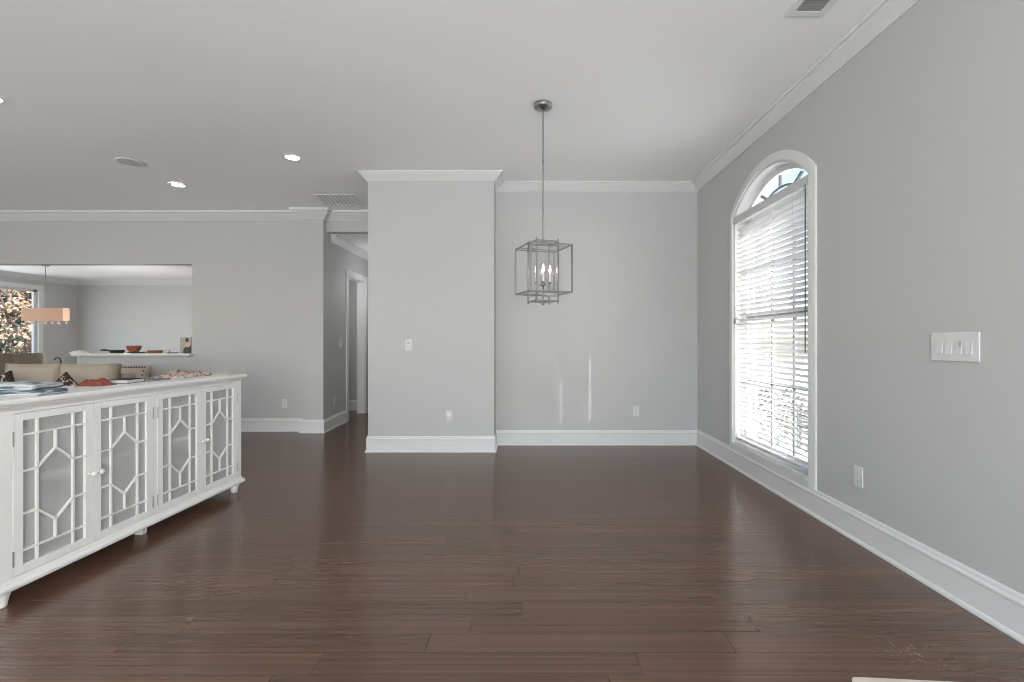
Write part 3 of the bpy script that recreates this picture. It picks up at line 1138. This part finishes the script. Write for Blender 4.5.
MB().lathe([(0.012, lz(3.085)), (0.035, lz(3.095)), (0.068, lz(3.108)), (0.074, lz(3.118)), (0.074, lz(H))], 28).build('canopy', M['nickel'], lan, smooth=False, bevel=0.002)
r = MB()
r.tube([(0, 0, lz(2.04)), (0, 0, lz(3.10))], 0.0055, 10)
for z in (2.30, 2.68):
    r.lathe([(0.0075, lz(z - 0.012)), (0.0075, lz(z + 0.012))], 10)
r.build('rod', M['nickel'], lan, smooth=False)
OS, OZ0, OZ1, OT = 0.172, 1.63, 1.997, 0.0112
cg = MB()
for sx in (-1, 1):
    for sy in (-1, 1):
        cg.box(sx * OS - OT / 2, sx * OS + OT / 2, sy * OS - OT / 2, sy * OS + OT / 2, lz(OZ0), lz(OZ1))
for z in (OZ0, OZ1):
    for s in (-1, 1):
        cg.box(-OS, OS, s * OS - OT / 2, s * OS + OT / 2, lz(z) - OT / 2, lz(z) + OT / 2)
        cg.box(s * OS - OT / 2, s * OS + OT / 2, -OS, OS, lz(z) - OT / 2, lz(z) + OT / 2)
cg.build('outer_cage', M['nickel'], lan)
IS, IZ0, IZ1, IT = 0.0915, 1.545, 2.055, 0.0105
ig = MB()
for sx in (-1, 1):
    for sy in (-1, 1):
        ig.box(sx * IS - IT / 2, sx * IS + IT / 2, sy * IS - IT / 2, sy * IS + IT / 2, lz(IZ0), lz(IZ1))
for z in (IZ0 + 0.022, IZ1 - 0.022):
    for s in (-1, 1):
        ig.box(-IS, IS, s * IS - IT / 2, s * IS + IT / 2, lz(z) - IT / 2, lz(z) + IT / 2)
        ig.box(s * IS - IT / 2, s * IS + IT / 2, -IS, IS, lz(z) - IT / 2, lz(z) + IT / 2)
    ig.bar((-IS, 0, lz(z)), (IS, 0, lz(z)), 0.009, 0.009)
    ig.bar((0, -IS, lz(z)), (0, IS, lz(z)), 0.009, 0.009)
for z in (OZ0, OZ1):        # the bars that tie the two cages together
    for s in (-1, 1):
        ig.box(-OS, OS, s * IS - 0.004, s * IS + 0.004, lz(z) - 0.004, lz(z) + 0.004)
ig.build('inner_cage', M['nickel'], lan)
for i in range(4):
    an = i * PI / 2
    q = MB()
    d_ = IS - 0.007
    pts = [(-0.084, lz(1.60)), (0.084, lz(1.60)), (0.084, lz(2.02)), (-0.084, lz(2.02))]
    ca, sa = round(math.cos(an)), round(math.sin(an))
    q.add([(ca * d_ - sa * u, sa * d_ + ca * u, z) for u, z in pts], [(0, 1, 2, 3)])
    q.build('glass_panel', M['lampglass'], lan, fix=False)
st = MB()
st.tube([(0, 0, lz(1.567)), (0, 0, lz(1.70))], 0.005, 10)
st.lathe([(0.004, lz(1.535)), (0.010, lz(1.542)), (0.012, lz(1.552)), (0.006, lz(1.562)), (0.014, lz(1.568)), (0.006, lz(1.575))], 14)
st.lathe([(0.006, lz(1.68)), (0.016, lz(1.69)), (0.018, lz(1.70)), (0.010, lz(1.712)), (0.004, lz(1.722))], 14)
st.build('stem', M['nickel'], lan, smooth=True)
for i in range(4):
    an = i * PI / 2 - ROT
    ux, uy = math.cos(an), math.sin(an)
    R_ = 0.055
    ar = MB()
    ar.tube([(ux * 0.01, uy * 0.01, lz(1.70)), (ux * 0.03, uy * 0.03, lz(1.690)), (ux * 0.048, uy * 0.048, lz(1.693)), (ux * R_, uy * R_, lz(1.71))], 0.0042, 8)
    ar.lathe([(0.004, lz(1.705)), (0.015, lz(1.712)), (0.016, lz(1.718)), (0.010, lz(1.72))], 14, (ux * R_, uy * R_, 0))
    am = ar.build('candle_arm', M['nickel'], lan, smooth=True)
    MB().tube([(ux * R_, uy * R_, lz(1.718)), (ux * R_, uy * R_, lz(1.795))], 0.0085, 12).build('candle_sleeve', M['porcelain'], am, smooth=False)
    MB().lathe([(0.005, lz(1.795)), (0.009, lz(1.804)), (0.0105, lz(1.816)), (0.008, lz(1.832)), (0.004, lz(1.847)), (0.001, lz(1.858))], 14, (ux * R_, uy * R_, 0)).build('bulb', M['bulb'], am, smooth=True)

# ------------------------------------------------------------ ceiling fittings
# point lamps added to brighten the hallway and the closet, without any fitting
for lx, ly, lz_, pw in ((-2.2, 7.9, 2.1, 7), (-3.4, 7.6, 2.0, 7)):
    pd = bpy.data.lights.new('hall_fill', 'POINT')
    pd.energy = pw
    pd.shadow_soft_size = 0.25
    po = bpy.data.objects.new('hall_fill', pd)
    COL.objects.link(po)
    po.location = (lx, ly, lz_)


pd = bpy.data.lights.new('dining_fill', 'POINT')  # point lamp added to brighten the dining room, apart from its chandelier
pd.energy = 60
pd.shadow_soft_size = 0.3
po = bpy.data.objects.new('dining_fill', pd)
COL.objects.link(po)
po.location = (-8.0, 9.6, 1.15)


def downlight(x_, y_, label, lamp, col):
    e_ = empty('recessed_downlight', (x_, y_, ceil_z(x_, y_) - 0.001), 0, label, 'ceiling light', 'recessed ceiling lights in the living room')
    MB().lathe([(0.095, 0.0), (0.095, -0.004), (0.088, -0.008), (0.070, -0.006), (0.066, 0.0)], 32, cap=False).build('trim_ring', M['trim'], e_, smooth=True)
    MB().lathe([(0.068, -0.0025), (0.05, -0.004), (0.001, -0.005)], 32, cap=False).build('lamp_lens', lamp, e_, smooth=True)


downlight(-2.38, 4.88, 'round recessed ceiling light with warm lamp nearest the switch wall', M['lampwarm'], (1, 0.88, 0.72))
downlight(-4.11, 5.646, 'round recessed ceiling light with white lamp near the pass-through wall', M['lampcool'], (1, 0.97, 0.94))
downlight(-4.14, 3.68, 'round recessed ceiling light cut off by the left edge of the photo', M['lampcool'], (1, 0.97, 0.94))

sp = empty('ceiling_speaker', (-4.14, 4.99, ceil_z(-4.14, 4.99) - 0.004), 0, 'flat round pale grey speaker in the ceiling left of the lights', 'speaker')
MB().lathe([(0.125, 0), (0.125, -0.004), (0.118, -0.007), (0.110, -0.006)], 36, cap=False).build('rim', M['ceiling'], sp, smooth=True)
MB().lathe([(0.111, -0.005), (0.08, -0.0055), (0.001, -0.006)], 36, cap=False).build('grille', M['spk'], sp, smooth=True)


def vent(x0, x1, y0, y1, z, label, fw, nslat, tilt=0.0, slat_along='x', m_in='grille'):
    cx, cy = (x0 + x1) / 2, (y0 + y1) / 2
    e_ = empty('air_vent', (cx, cy, z), 0, label, 'vent')
    e_.rotation_euler = (tilt, 0, 0)
    wx, wy = (x1 - x0) / 2, (y1 - y0) / 2
    f_ = MB()
    f_.box(-wx, wx, -wy, -wy + fw, -0.008, 0.0)
    f_.box(-wx, wx, wy - fw, wy, -0.008, 0.0)
    f_.box(-wx, -wx + fw, -wy + fw, wy - fw, -0.008, 0.0)
    f_.box(wx - fw, wx, -wy + fw, wy - fw, -0.008, 0.0)
    f_.build('frame', M['trim'], e_, bevel=0.003)
    box(-wx + fw, wx - fw, -wy + fw, wy - fw, -0.002, 0.0).build('backing', M[m_in], e_)
    for i in range(nslat):
        if slat_along == 'x':
            yy = -wy + fw + (2 * wy - 2 * fw) * (i + 0.5) / nslat
            MB().bar((-wx + fw, yy, -0.005), (wx - fw, yy, -0.005), 0.006, 0.003).build('louver', M['grille'], e_)
        else:
            xx = -wx + fw + (2 * wx - 2 * fw) * (i + 0.5) / nslat
            MB().bar((xx, -wy + fw, -0.005), (xx, wy - fw, -0.005), 0.006, 0.003).build('louver', M['grille'], e_)


vent(1.508, 1.735, 2.43, 2.758, H, 'white framed grey ceiling vent at the top edge near the right wall', 0.042, 12)
vent(-2.62, -2.12, 5.92, 6.28, ceil_z(-2.4, 6.1) - 0.002, 'pale louvered ceiling vent in front of the hallway', 0.02, 9, -math.atan(0.096), 'y', 'ceiling')

# ------------------------------------------------------------ wall plates
def plate_frame(loc, face, name, label, cat):
    """local frame: x to the viewer's right along the wall, -y out of the wall"""
    rz = {'front': 0.0, 'right': PI / 2 * -1, 'hall': PI / 2}[face]
    return empty(name, loc, rz, label, cat)


def outlet(loc, face, label, w_=0.074, h_=0.125):
    e_ = plate_frame(loc, face, 'wall_outlet', label, 'outlet')
    box(-w_ / 2, w_ / 2, -0.006, 0, -h_ / 2, h_ / 2).build('cover_plate', M['plate'], e_, bevel=0.003)
    for s in (-1, 1):
        rc = MB().lathe([(0.0165, -0.006), (0.0165, -0.0075), (0.015, -0.008)], 20, (0, 0, s * 0.024), 'y').build('receptacle', M['plate'], e_)
        sl = MB()
        for t in (-1, 1):
            sl.box(t * 0.006 - 0.001, t * 0.006 + 0.001, -0.0086, -0.0078, s * 0.024 - 0.001, s * 0.024 + 0.007)
        sl.box(-0.002, 0.002, -0.0086, -0.0078, s * 0.024 - 0.010, s * 0.024 - 0.006)
        sl.build('slots', M['dark'], rc)
    return e_


def rocker(e_, x_, proud_bottom=True, w_=0.033, h_=0.066):
    o_ = MB()
    t0, t1 = (-0.0065, -0.0125) if proud_bottom else (-0.0125, -0.0065)
    o_.add([(x_ - w_ / 2, t0, h_ / 2), (x_ + w_ / 2, t0, h_ / 2), (x_ + w_ / 2, t1, -h_ / 2), (x_ - w_ / 2, t1, -h_ / 2),
            (x_ - w_ / 2, -0.004, h_ / 2), (x_ + w_ / 2, -0.004, h_ / 2), (x_ + w_ / 2, -0.004, -h_ / 2), (x_ - w_ / 2, -0.004, -h_ / 2)],
           [(0, 1, 2, 3), (7, 6, 5, 4), (0, 4, 5, 1), (1, 5, 6, 2), (2, 6, 7, 3), (3, 7, 4, 0)])
    o_.build('rocker', M['plate'], e_)


outlet((1.346, YB, 0.41), 'front', 'white duplex outlet low on the back wall under the lantern')
outlet((-3.31, YL, 0.385), 'front', 'white duplex outlet low on the left wall behind the sideboard')
outlet((XR, 2.956, 0.405), 'right', 'white duplex outlet low on the right wall near the arched window')
outlet((-2.75, 6.88, 0.385), 'hall', 'white duplex outlet low on the hallway wall')

e = plate_frame((-1.30, CY, 1.205), 'front', 'light_switch', 'single white switch plate on the wall block beside the hallway', 'switch')
box(-0.037, 0.037, -0.006, 0, -0.0625, 0.0625).build('cover_plate', M['plate'], e, bevel=0.003)
MB().box(-0.006, 0.006, -0.016, -0.005, -0.012, 0.004).build('toggle', M['plate'], e, bevel=0.002)
MB().box(-0.010, 0.010, -0.0068, -0.005, 0.016, 0.030).build('indicator', M['grille'], e)
e = plate_frame((-2.75, 7.12, 1.216), 'hall', 'light_switch', 'white switch plate on the hallway wall before the doorway', 'switch')
box(-0.06, 0.06, -0.006, 0, -0.0625, 0.0625).build('cover_plate', M['plate'], e, bevel=0.003)
rocker(e, -0.024)
rocker(e, 0.024)
e = plate_frame((XR, 2.297, 1.221), 'right', 'light_switch', 'wide white four rocker switch plate on the right wall', 'switch')
box(-0.129, 0.129, -0.007, 0, -0.070, 0.070).build('cover_plate', M['plate'], e, bevel=0.004)
for i, xx in enumerate((-0.078, -0.026, 0.026, 0.078)):
    if i == 2:
        rocker(e, xx, True, 0.030, 0.06)
        box(xx + 0.010, xx + 0.014, -0.0125, -0.008, 0.0, 0.03).build('dimmer_slider', M['grille'], e)
    else:
        rocker(e, xx)

outlet((-0.845, CY, 0.405), 'front', 'white duplex outlet low on the wall block with a plugged in night light')
pl = empty('night_light', (-0.845, CY - 0.008, 0.405), 0, 'small white rounded night light plugged into the wall block outlet', 'night light')
MB().box(-0.028, 0.030, -0.030, 0.0, -0.045, 0.005).build('housing', M['plate'], pl, bevel=0.008, seg=3)
sh = MB()
prof = [(-0.026, 0.004), (-0.024, 0.032), (-0.012, 0.054), (0.004, 0.060), (0.020, 0.050), (0.028, 0.028), (0.029, 0.004)]
sh.prism(prof, -0.034, -0.004, 'y')
sh.build('shade', M['porcelain'], pl, bevel=0.006, seg=3)

for z, lb in ((0.892, 'uppermost of the three small round wall cups at the wall block corner'), (0.54, 'middle of the three small round wall cups at the wall block corner'), (0.205, 'lowest of the three small round wall cups at the wall block corner')):
    g = empty('gate_wall_cup', (CXL + 0.002, CY + 0.05, z), 0, lb, 'wall fitting', 'wall cups for a gate at the hallway corner')
    g.location = (CXL, CY + 0.045, z)
    MB().lathe([(0.020, 0), (0.020, -0.005), (0.016, -0.011), (0.010, -0.012)], 16, (0, 0, 0), 'x').build('cup', M['plate'], g, smooth=True)
    MB().lathe([(0.006, -0.011), (0.006, -0.017), (0.004, -0.018)], 12, (0, 0, 0), 'x').build('screw', M['dark'], g, smooth=True)

# pale mat whose corner shows at the bottom edge
mt = MB()
pts = []
for cx_, cy_, a0 in ((1.75, 1.715, 0), (1.215, 1.725, PI / 2), (1.215, 1.15, PI), (1.75, 1.15, 3 * PI / 2)):
    for i in range(7):
        an = a0 + PI / 2 * i / 6
        pts.append((cx_ + 0.03 * math.cos(an), cy_ + 0.03 * math.sin(an)))
mt.prism([(a - 1.48, b - 1.44) for a, b in pts], 0.0, 0.006, 'z')
tag(mt.build('floor_mat', M['matbeige'], loc=(1.48, 1.432, 0), rot=(0, 0, math.radians(-3)), bevel=0.002), 'pale beige mat lying on the wood floor at the bottom edge', 'mat')

# ------------------------------------------------------------ things on the ledge
LZ, LY = 1.08, YL + 0.07


def at(px, Y):
    return (px - 524) / FPX * Y


b = empty('bowl', (at(80, LY), LY, LZ), 0, 'shallow upturned white bowl at the left end of the ledge', 'bowl')
MB().lathe([(0.115, 0.0), (0.113, 0.006), (0.095, 0.020), (0.06, 0.034), (0.03, 0.038), (0.028, 0.043), (0.001, 0.043)], 28).build('shell', M['porcelain'], b, smooth=True)
pn = empty('frying_pan', (at(117, LY), LY, LZ), PI, 'dark grey frying pan on the ledge with its handle to the left', 'pan')
MB().lathe([(0.068, 0.0), (0.080, 0.012), (0.088, 0.042), (0.090, 0.045), (0.084, 0.043), (0.074, 0.010), (0.001, 0.006)], 28).build('pan_body', M['pan'], pn, smooth=True)
MB().tube([(0.085, 0, 0.034), (0.11, 0, 0.038), (0.18, 0, 0.043), (0.225, 0, 0.042)], [0.007, 0.012, 0.014, 0.011], 10).build('handle', M['pan'], pn, smooth=True)
tp = at(134.5, LY)
tag(MB().lathe([(0.05, 0.0), (0.10, 0.006), (0.125, 0.016), (0.120, 0.017), (0.09, 0.010), (0.001, 0.008)], 28).build('plate', M['slate'], loc=(at(137, LY), LY, LZ), smooth=True), 'dark plate on the ledge under the terracotta bowl', 'plate')
tag(MB().lathe([(0.045, 0.0), (0.05, 0.008), (0.078, 0.045), (0.090, 0.090), (0.092, 0.094), (0.086, 0.092), (0.07, 0.045), (0.04, 0.012), (0.001, 0.010)], 28).build('bowl', M['terra'], loc=(at(134, LY), LY, LZ + 0.0115), smooth=True), 'deep terracotta bowl standing on the dark plate on the ledge', 'bowl')
tag(MB().lathe([(0.075, 0.0), (0.085, 0.01), (0.090, 0.036), (0.092, 0.040), (0.085, 0.038), (0.075, 0.012), (0.001, 0.010)], 28).build('dish', M['terra'], loc=(at(155, LY), LY, LZ), smooth=True), 'low terracotta dish alone on the ledge right of the bowl', 'dish')
tag(MB().lathe([(0.025, 0.0), (0.03, 0.01), (0.033, 0.05), (0.030, 0.05), (0.027, 0.012), (0.001, 0.010)], 18).build('cup', M['pinkglass'], loc=(at(167, LY), LY, LZ), smooth=True), 'small pale pink cup on the ledge right of the low dish', 'cup')
tag(MB().lathe([(0.04, 0.0), (0.05, 0.006), (0.055, 0.014), (0.05, 0.013), (0.001, 0.006)], 20).build('saucer', M['grille'], loc=(at(174, LY), LY, LZ), smooth=True), 'small grey saucer on the ledge left of the photo print', 'saucer')
ph = empty('photo_print', (at(185.6, LY), LY, LZ), 0, 'standing photo print of a person in dark clothes at the ledge end', 'photo')
PW, PH = 0.155, 0.222
box(-PW / 2, PW / 2, 0.0, 0.012, 0, PH).build('card', M['print_bg'], ph)
fg = MB()
fg.prism([(-0.035, 0.0), (0.075, 0.0), (0.075, 0.10), (0.055, 0.12), (0.0, 0.10), (-0.03, 0.05)], -0.0012, 0.0, 'y')
fg.prism([(0.02 + 0.024 * math.cos(a), 0.185 + 0.030 * math.sin(a)) for a in [2 * PI * i / 16 for i in range(16)]], -0.0012, 0.0, 'y')
fg.build('printed_clothes', M['print_dark'], ph)
fg = MB()
fg.prism([(0.0, 0.085), (0.055, 0.085), (0.062, 0.135), (0.035, 0.155), (0.005, 0.150), (-0.012, 0.12)], -0.0020, -0.0012, 'y')
fg.build('printed_top', M['print_pink'], ph)

# ------------------------------------------------------------ sofa behind the sideboard
def cushion(sx, sy, sz, puff=0.5, n=10):
    """pillow block of size sx, sy, sz centred on the origin, thick along y"""
    vs, fs = [], []
    for s in (-1, 1):
        for j in range(n + 1):
            for i in range(n + 1):
                u, v = i / n * 2 - 1, j / n * 2 - 1
                t = (1 - abs(u) ** 3.2) * (1 - abs(v) ** 3.2)
                pinch = 1 - 0.05 * (1 - abs(u)) * abs(v) if True else 1
                th = sy / 2 * ((1 - puff) + puff * max(0, t) ** 0.45)
                vs.append((u * sx / 2 * (1 - 0.04 * (1 - v * v) * abs(u)), s * th, v * sz / 2 * (1 - 0.04 * (1 - u * u) * abs(v))))
    m_ = (n + 1) ** 2
    for s in (0, 1):
        for j in range(n):
            for i in range(n):
                a_ = s * m_ + j * (n + 1) + i
                fs.append((a_, a_ + 1, a_ + n + 2, a_ + n + 1))
    border = [i for i in range(n + 1)] + [j * (n + 1) + n for j in range(1, n + 1)] + [n * (n + 1) + i for i in range(n - 1, -1, -1)] + [j * (n + 1) for j in range(n - 1, 0, -1)]
    for i in range(len(border)):
        a_, b_ = border[i], border[(i + 1) % len(border)]
        fs.append((a_, b_, m_ + b_, m_ + a_))
    return MB().add(vs, fs)


SX0, SX1, SY0, SY1 = -5.78, -4.27, 4.55, 5.45
sf = empty('sofa', ((SX0 + SX1) / 2, (SY0 + SY1) / 2, 0), 0, 'beige two cushion sofa behind the white sideboard', 'sofa')
part(box(SX0, SX1, SY0 + 0.04, SY1, 0.10, 0.30), 'base', M['linen'], sf, bevel=0.02)
part(box(SX0 + 0.16, SX1 - 0.16, SY1 - 0.18, SY1, 0.30, 0.88), 'back', M['linen'], sf, bevel=0.04, seg=3)
for x0 in (SX0, SX1 - 0.16):
    part(box(x0, x0 + 0.16, SY0 + 0.04, SY1, 0.30, 0.62), 'arm', M['linen'], sf, bevel=0.04, seg=3)
wid = (SX1 - SX0 - 0.32) / 2
for i in range(2):
    xc = SX0 + 0.16 + wid * (i + 0.5)
    part(box(xc - wid / 2 + 0.004, xc + wid / 2 - 0.004, SY0, SY1 - 0.19, 0.305, 0.46), 'seat_cushion', M['linen2'], sf, bevel=0.03, seg=3)
    o = cushion(wid - 0.01, 0.20, 0.54).build('back_cushion', M['linen2'], sf, smooth=True)
    o.location = (xc - sf.location.x, 5.155 - sf.location.y, 0.735)
    o.rotation_euler = (math.radians(-8), 0, 0)
for x_ in (SX0 + 0.06, SX1 - 0.06):
    for y_ in (SY0 + 0.10, SY1 - 0.06):
        part(MB().tube([(x_, y_, 0), (x_, y_, 0.105)], [0.018, 0.024], 12), 'leg', M['woodleg'], sf)


def throw_pillow(px, Y, zc, size, tilt, label):
    o = cushion(size, 0.15, size, 0.85).build('throw_pillow', M['leopard'], smooth=True)
    o.rotation_euler = (math.radians(-14), math.radians(tilt), 0)
    o.location = (at(px, Y), Y, zc)
    tag(o, label, 'pillow')


throw_pillow(-3, 4.86, 0.705, 0.37, -24, 'dark blotched throw pillow on the sofa at the left edge of the photo')
throw_pillow(63, 4.86, 0.70, 0.33, 45, 'dark blotched throw pillow standing on its corner between sofa and red cloth')

# armchair with nailhead trim
ac = empty('armchair', (-5.24, 5.98, 0), 0.0, 'beige armchair with dark nailhead trim along its back, behind the sideboard', 'armchair')
MB().box(-0.27, 0.27, -0.30, 0.22, 0.20, 0.44).build('seat', M['weave'], ac, bevel=0.03, seg=3)
bk = MB()
bk.add([(-0.20, 0.20, 0.2), (0.20, 0.20, 0.2), (0.20, 0.30, 0.2), (-0.20, 0.30, 0.2), (-0.27, 0.28, 0.925), (0.27, 0.28, 0.925), (0.27, 0.36, 0.925), (-0.27, 0.36, 0.925)], [(0, 3, 2, 1), (4, 5, 6, 7), (0, 1, 5, 4), (1, 2, 6, 5), (2, 3, 7, 6), (3, 0, 4, 7)])
bkk = bk.build('backrest', M['weave'], ac, bevel=0.02, seg=3)
for s in (-1, 1):
    MB().box(s * 0.27 - 0.03, s * 0.27 + 0.03, -0.26, 0.21, 0.44, 0.62).build('arm', M['weave'], ac, bevel=0.025, seg=3)
    for y_ in (-0.26, 0.24):
        MB().tube([(s * 0.23, y_, 0), (s * 0.23, y_, 0.205)], [0.014, 0.022], 10).build('leg', M['woodleg'], ac)
nail = MB().lathe([(0.012, 0.0), (0.011, -0.003), (0.007, -0.006), (0.001, -0.008)], 10, (0, 0, 0), 'y')
nl0 = None
spots = [(-0.245 + 0.035 * i, 0.903) for i in range(15)] + [(0.245 - 0.012 * i, 0.903 - 0.05 * i) for i in range(1, 6)] + [(-0.245 + 0.012 * i, 0.903 - 0.05 * i) for i in range(1, 6)]
for u, z in spots:
    yy = 0.20 + (z - 0.20) / 0.725 * 0.08
    if nl0 is None:
        nl0 = nail.build('nailhead', M['woodleg'], bkk, smooth=True)
        n_ = nl0
    else:
        n_ = nl0.copy()
        COL.objects.link(n_)
        n_.parent = bkk
    n_.location = (u, yy - 0.0005, z)

# ------------------------------------------------------------ dining room
def dining_chair(x_, y_, rz, label):
    e_ = empty('dining_chair', (x_, y_, 0), rz, label, 'chair', 'beige dining chairs by the far window')
    MB().box(-0.235, 0.235, -0.24, 0.24, 0.36, 0.48).build('seat', M['linen'], e_, bevel=0.03, seg=3)
    q = MB()
    q.prism([(-0.24, 0.38), (-0.16, 0.38), (-0.20, 1.04), (-0.28, 1.04)], -0.235, 0.235, 'x')
    q.build('backrest', M['linen'], e_, bevel=0.025, seg=3)
    for sx in (-1, 1):
        for sy in (-1, 1):
            MB().tube([(sx * 0.20, sy * 0.20, 0), (sx * 0.20, sy * 0.20, 0.37)], [0.014, 0.022], 10).build('leg', M['woodleg'], e_)


dining_chair(at(30, 8.45), 8.70, 0.0, 'beige upholstered dining chair right of its twin under the far window')
dining_chair(at(2, 8.45), 8.70, 0.0, 'beige upholstered dining chair cut by the left photo edge under the far window')
tb = empty('dining_table', (-9.45, 9.55, 0), 0, 'dining table beyond the beige chairs in the far room', 'table')
MB().box(-1.0, 1.0, -0.50, 0.50, 0.72, 0.76).build('tabletop', M['woodleg'], tb, bevel=0.006)
for sx in (-1, 1):
    for sy in (-1, 1):
        MB().bar((sx * 0.9, sy * 0.42, 0), (sx * 0.9, sy * 0.42, 0.72), 0.07, 0.07).build('leg', M['woodleg'], tb)
ch = empty('linear_chandelier', (at(45.5, 9.4), 9.4, 2.75), 0, 'peach box shade chandelier with crystal drops over the dining table', 'chandelier')
MB().lathe([(0.01, -0.022), (0.06, -0.018), (0.065, 0.0)], 20).build('canopy', M['nickel'], ch)
MB().tube([(0, 0, -0.02), (0, 0, -0.86)], 0.006, 8).build('rod', M['nickel'], ch)
q = MB()
L2, W2, T2 = 0.41, 0.07, 0.006
q.box(-L2, L2, -W2, -W2 + T2, -1.10, -0.85)
q.box(-L2, L2, W2 - T2, W2, -1.10, -0.85)
q.box(-L2, -L2 + T2, -W2 + T2, W2 - T2, -1.10, -0.85)
q.box(L2 - T2, L2, -W2 + T2, W2 - T2, -1.10, -0.85)
q.box(-L2 + T2, L2 - T2, -0.008, 0.008, -0.87, -0.855)
q.build('lamp_shade', M['peach'], ch)
for i in range(12):
    xx = -0.36 + 0.72 * i / 11
    MB().lathe([(0.001, -1.175), (0.017, -1.15), (0.010, -1.12), (0.002, -1.095)], 6, (xx, -0.05 + 0.10 * (i % 2), 0)).build('crystal_drop', M['crystal'], ch)
kc = empty('kitchen_counter', (at(58, 8.1), 8.1, 0), 0, 'low white counter beyond the sofa with a dark tap on it', 'counter')
MB().box(-0.34, 0.24, -0.28, 0.28, 0.0, 0.79).build('base_cabinet', M['counter'], kc, bevel=0.004)
MB().box(-0.37, 0.27, -0.31, 0.31, 0.79, 0.83).build('worktop', M['counter'], kc, bevel=0.005)
tapp = empty('kitchen_tap', (at(59, 8.1), 8.1, 0.83), 0, 'small dark arched tap standing on the low white counter', 'tap')
MB().tube([(0.03, 0, 0), (0.03, 0, 0.08), (0.02, 0, 0.12), (-0.02, 0, 0.135), (-0.06, 0, 0.125), (-0.075, 0, 0.10)], 0.011, 10).build('spout', M['tapmetal'], tapp, smooth=True)
MB().lathe([(0.026, 0), (0.024, 0.012), (0.014, 0.02)], 14, (0.03, 0, 0)).build('base', M['tapmetal'], tapp)

# ------------------------------------------------------------ outdoors
struct(MB().add([(-40, -40, -0.35), (40, -40, -0.35), (40, 45, -0.35), (-40, 45, -0.35)], [(0, 1, 2, 3)]).build('ground', M['lawn'], fix=False))
pr = MB()  # unseen roof on posts, added to keep the sun off the arch
pr.box(4.6, 6.04, -2.0, 3.5, 5.6, 5.75)
for a_ in (4.68, 5.96):
    for b_ in (-1.9, 3.4):
        pr.box(a_ - 0.08, a_ + 0.08, b_ - 0.08, b_ + 0.08, -0.35, 5.6)
struct(pr.build('sun_block_roof', M['sunblock']))
struct(box(XR + TW, 2.70, 3.17, 3.28, -0.35, 3.2).build('shade_wing_wall', M['sunblock']))  # unseen wall added to shade the near part of the blind
struct(box(XR + TW, 38, -6, 30, -0.35, -0.30).build('ground_path', M['paving']))


def tree(name, x_, y_, z0, h_, rx, rz_, m, label, cat, nl=1500, ls=0.11, seed=1):
    rnd = random.Random(seed)
    e_ = empty(name, (x_, y_, z0), 0, label, cat)
    tr = MB()
    tr.tube([(0, 0, 0), (0.03, 0.02, h_ * 0.3), (-0.02, 0.05, h_ * 0.6), (0, 0, h_ * 0.9)], [0.09, 0.07, 0.05, 0.015], 8)
    for i in range(6):
        a = rnd.uniform(0, 6.28)
        z = h_ * rnd.uniform(0.3, 0.75)
        tr.tube([(0, 0, z), (rx * 0.4 * math.cos(a), rx * 0.4 * math.sin(a), z + 0.25 * h_ * 0.5), (rx * 0.85 * math.cos(a), rx * 0.85 * math.sin(a), z + 0.2 * h_)], [0.035, 0.022, 0.008], 6)
    tr.build('trunk', M['bark'], e_, smooth=True)
    lf = MB()
    clumps = []
    for _ in range(26):
        while True:
            p_ = Vector((rnd.uniform(-1, 1), rnd.uniform(-1, 1), rnd.uniform(-1, 1)))
            if p_.length <= 1:
                break
        clumps.append((Vector((p_.x * rx, p_.y * rx, h_ - rz_ + p_.z * rz_)), rnd.uniform(0.25, 0.5)))
    for _ in range(nl):
        c_, r_ = rnd.choice(clumps)
        d_ = Vector((rnd.gauss(0, 1), rnd.gauss(0, 1), rnd.gauss(0, 1))).normalized() * r_ * rnd.uniform(0.6, 1.0)
        p_ = c_ + d_
        a_ = Vector((rnd.gauss(0, 1), rnd.gauss(0, 1), rnd.gauss(0, 1))).normalized()
        b_ = a_.cross(Vector((rnd.gauss(0, 1), rnd.gauss(0, 1), rnd.gauss(0, 1)))).normalized()
        s_ = ls * rnd.uniform(0.6, 1.2)
        lf.add([p_ - a_ * s_ * 0.5, p_ + b_ * s_ * 0.28, p_ + a_ * s_ * 0.5, p_ - b_ * s_ * 0.28], [(0, 1, 2, 3)])
    lf.build('foliage', m, e_, fix=False)


tree('tree', -14.1, 13.0, -0.35, 4.3, 1.0, 1.6, M['leaf_autumn'], 'orange leaved autumn tree outside the far window', 'tree', 3200, 0.17, 1)
tree('shrub', -12.75, 11.55, -0.35, 1.85, 0.55, 0.95, M['leaf_yellow'], 'yellow green shrub outside the far window below the orange tree', 'shrub', 1600, 0.15, 2)
tree('evergreen_tree', -17.6, 15.6, -0.35, 5.6, 2.0, 2.9, M['leaf_dark'], 'dark evergreen tree behind the orange tree outside the far window', 'tree', 5200, 0.32, 3)
tree('evergreen_tree', -20.8, 19.8, -0.35, 6.0, 1.8, 2.8, M['leaf_dark'], 'dark evergreen tree seen through the right edge of the far window', 'tree', 4200, 0.32, 5)
tree('shrub', 4.05, 6.9, -0.30, 0.75, 0.55, 0.40, M['leaf_yellow'], 'yellow green shrub outside the arched window by the sill', 'shrub', 1200, 0.10, 4)
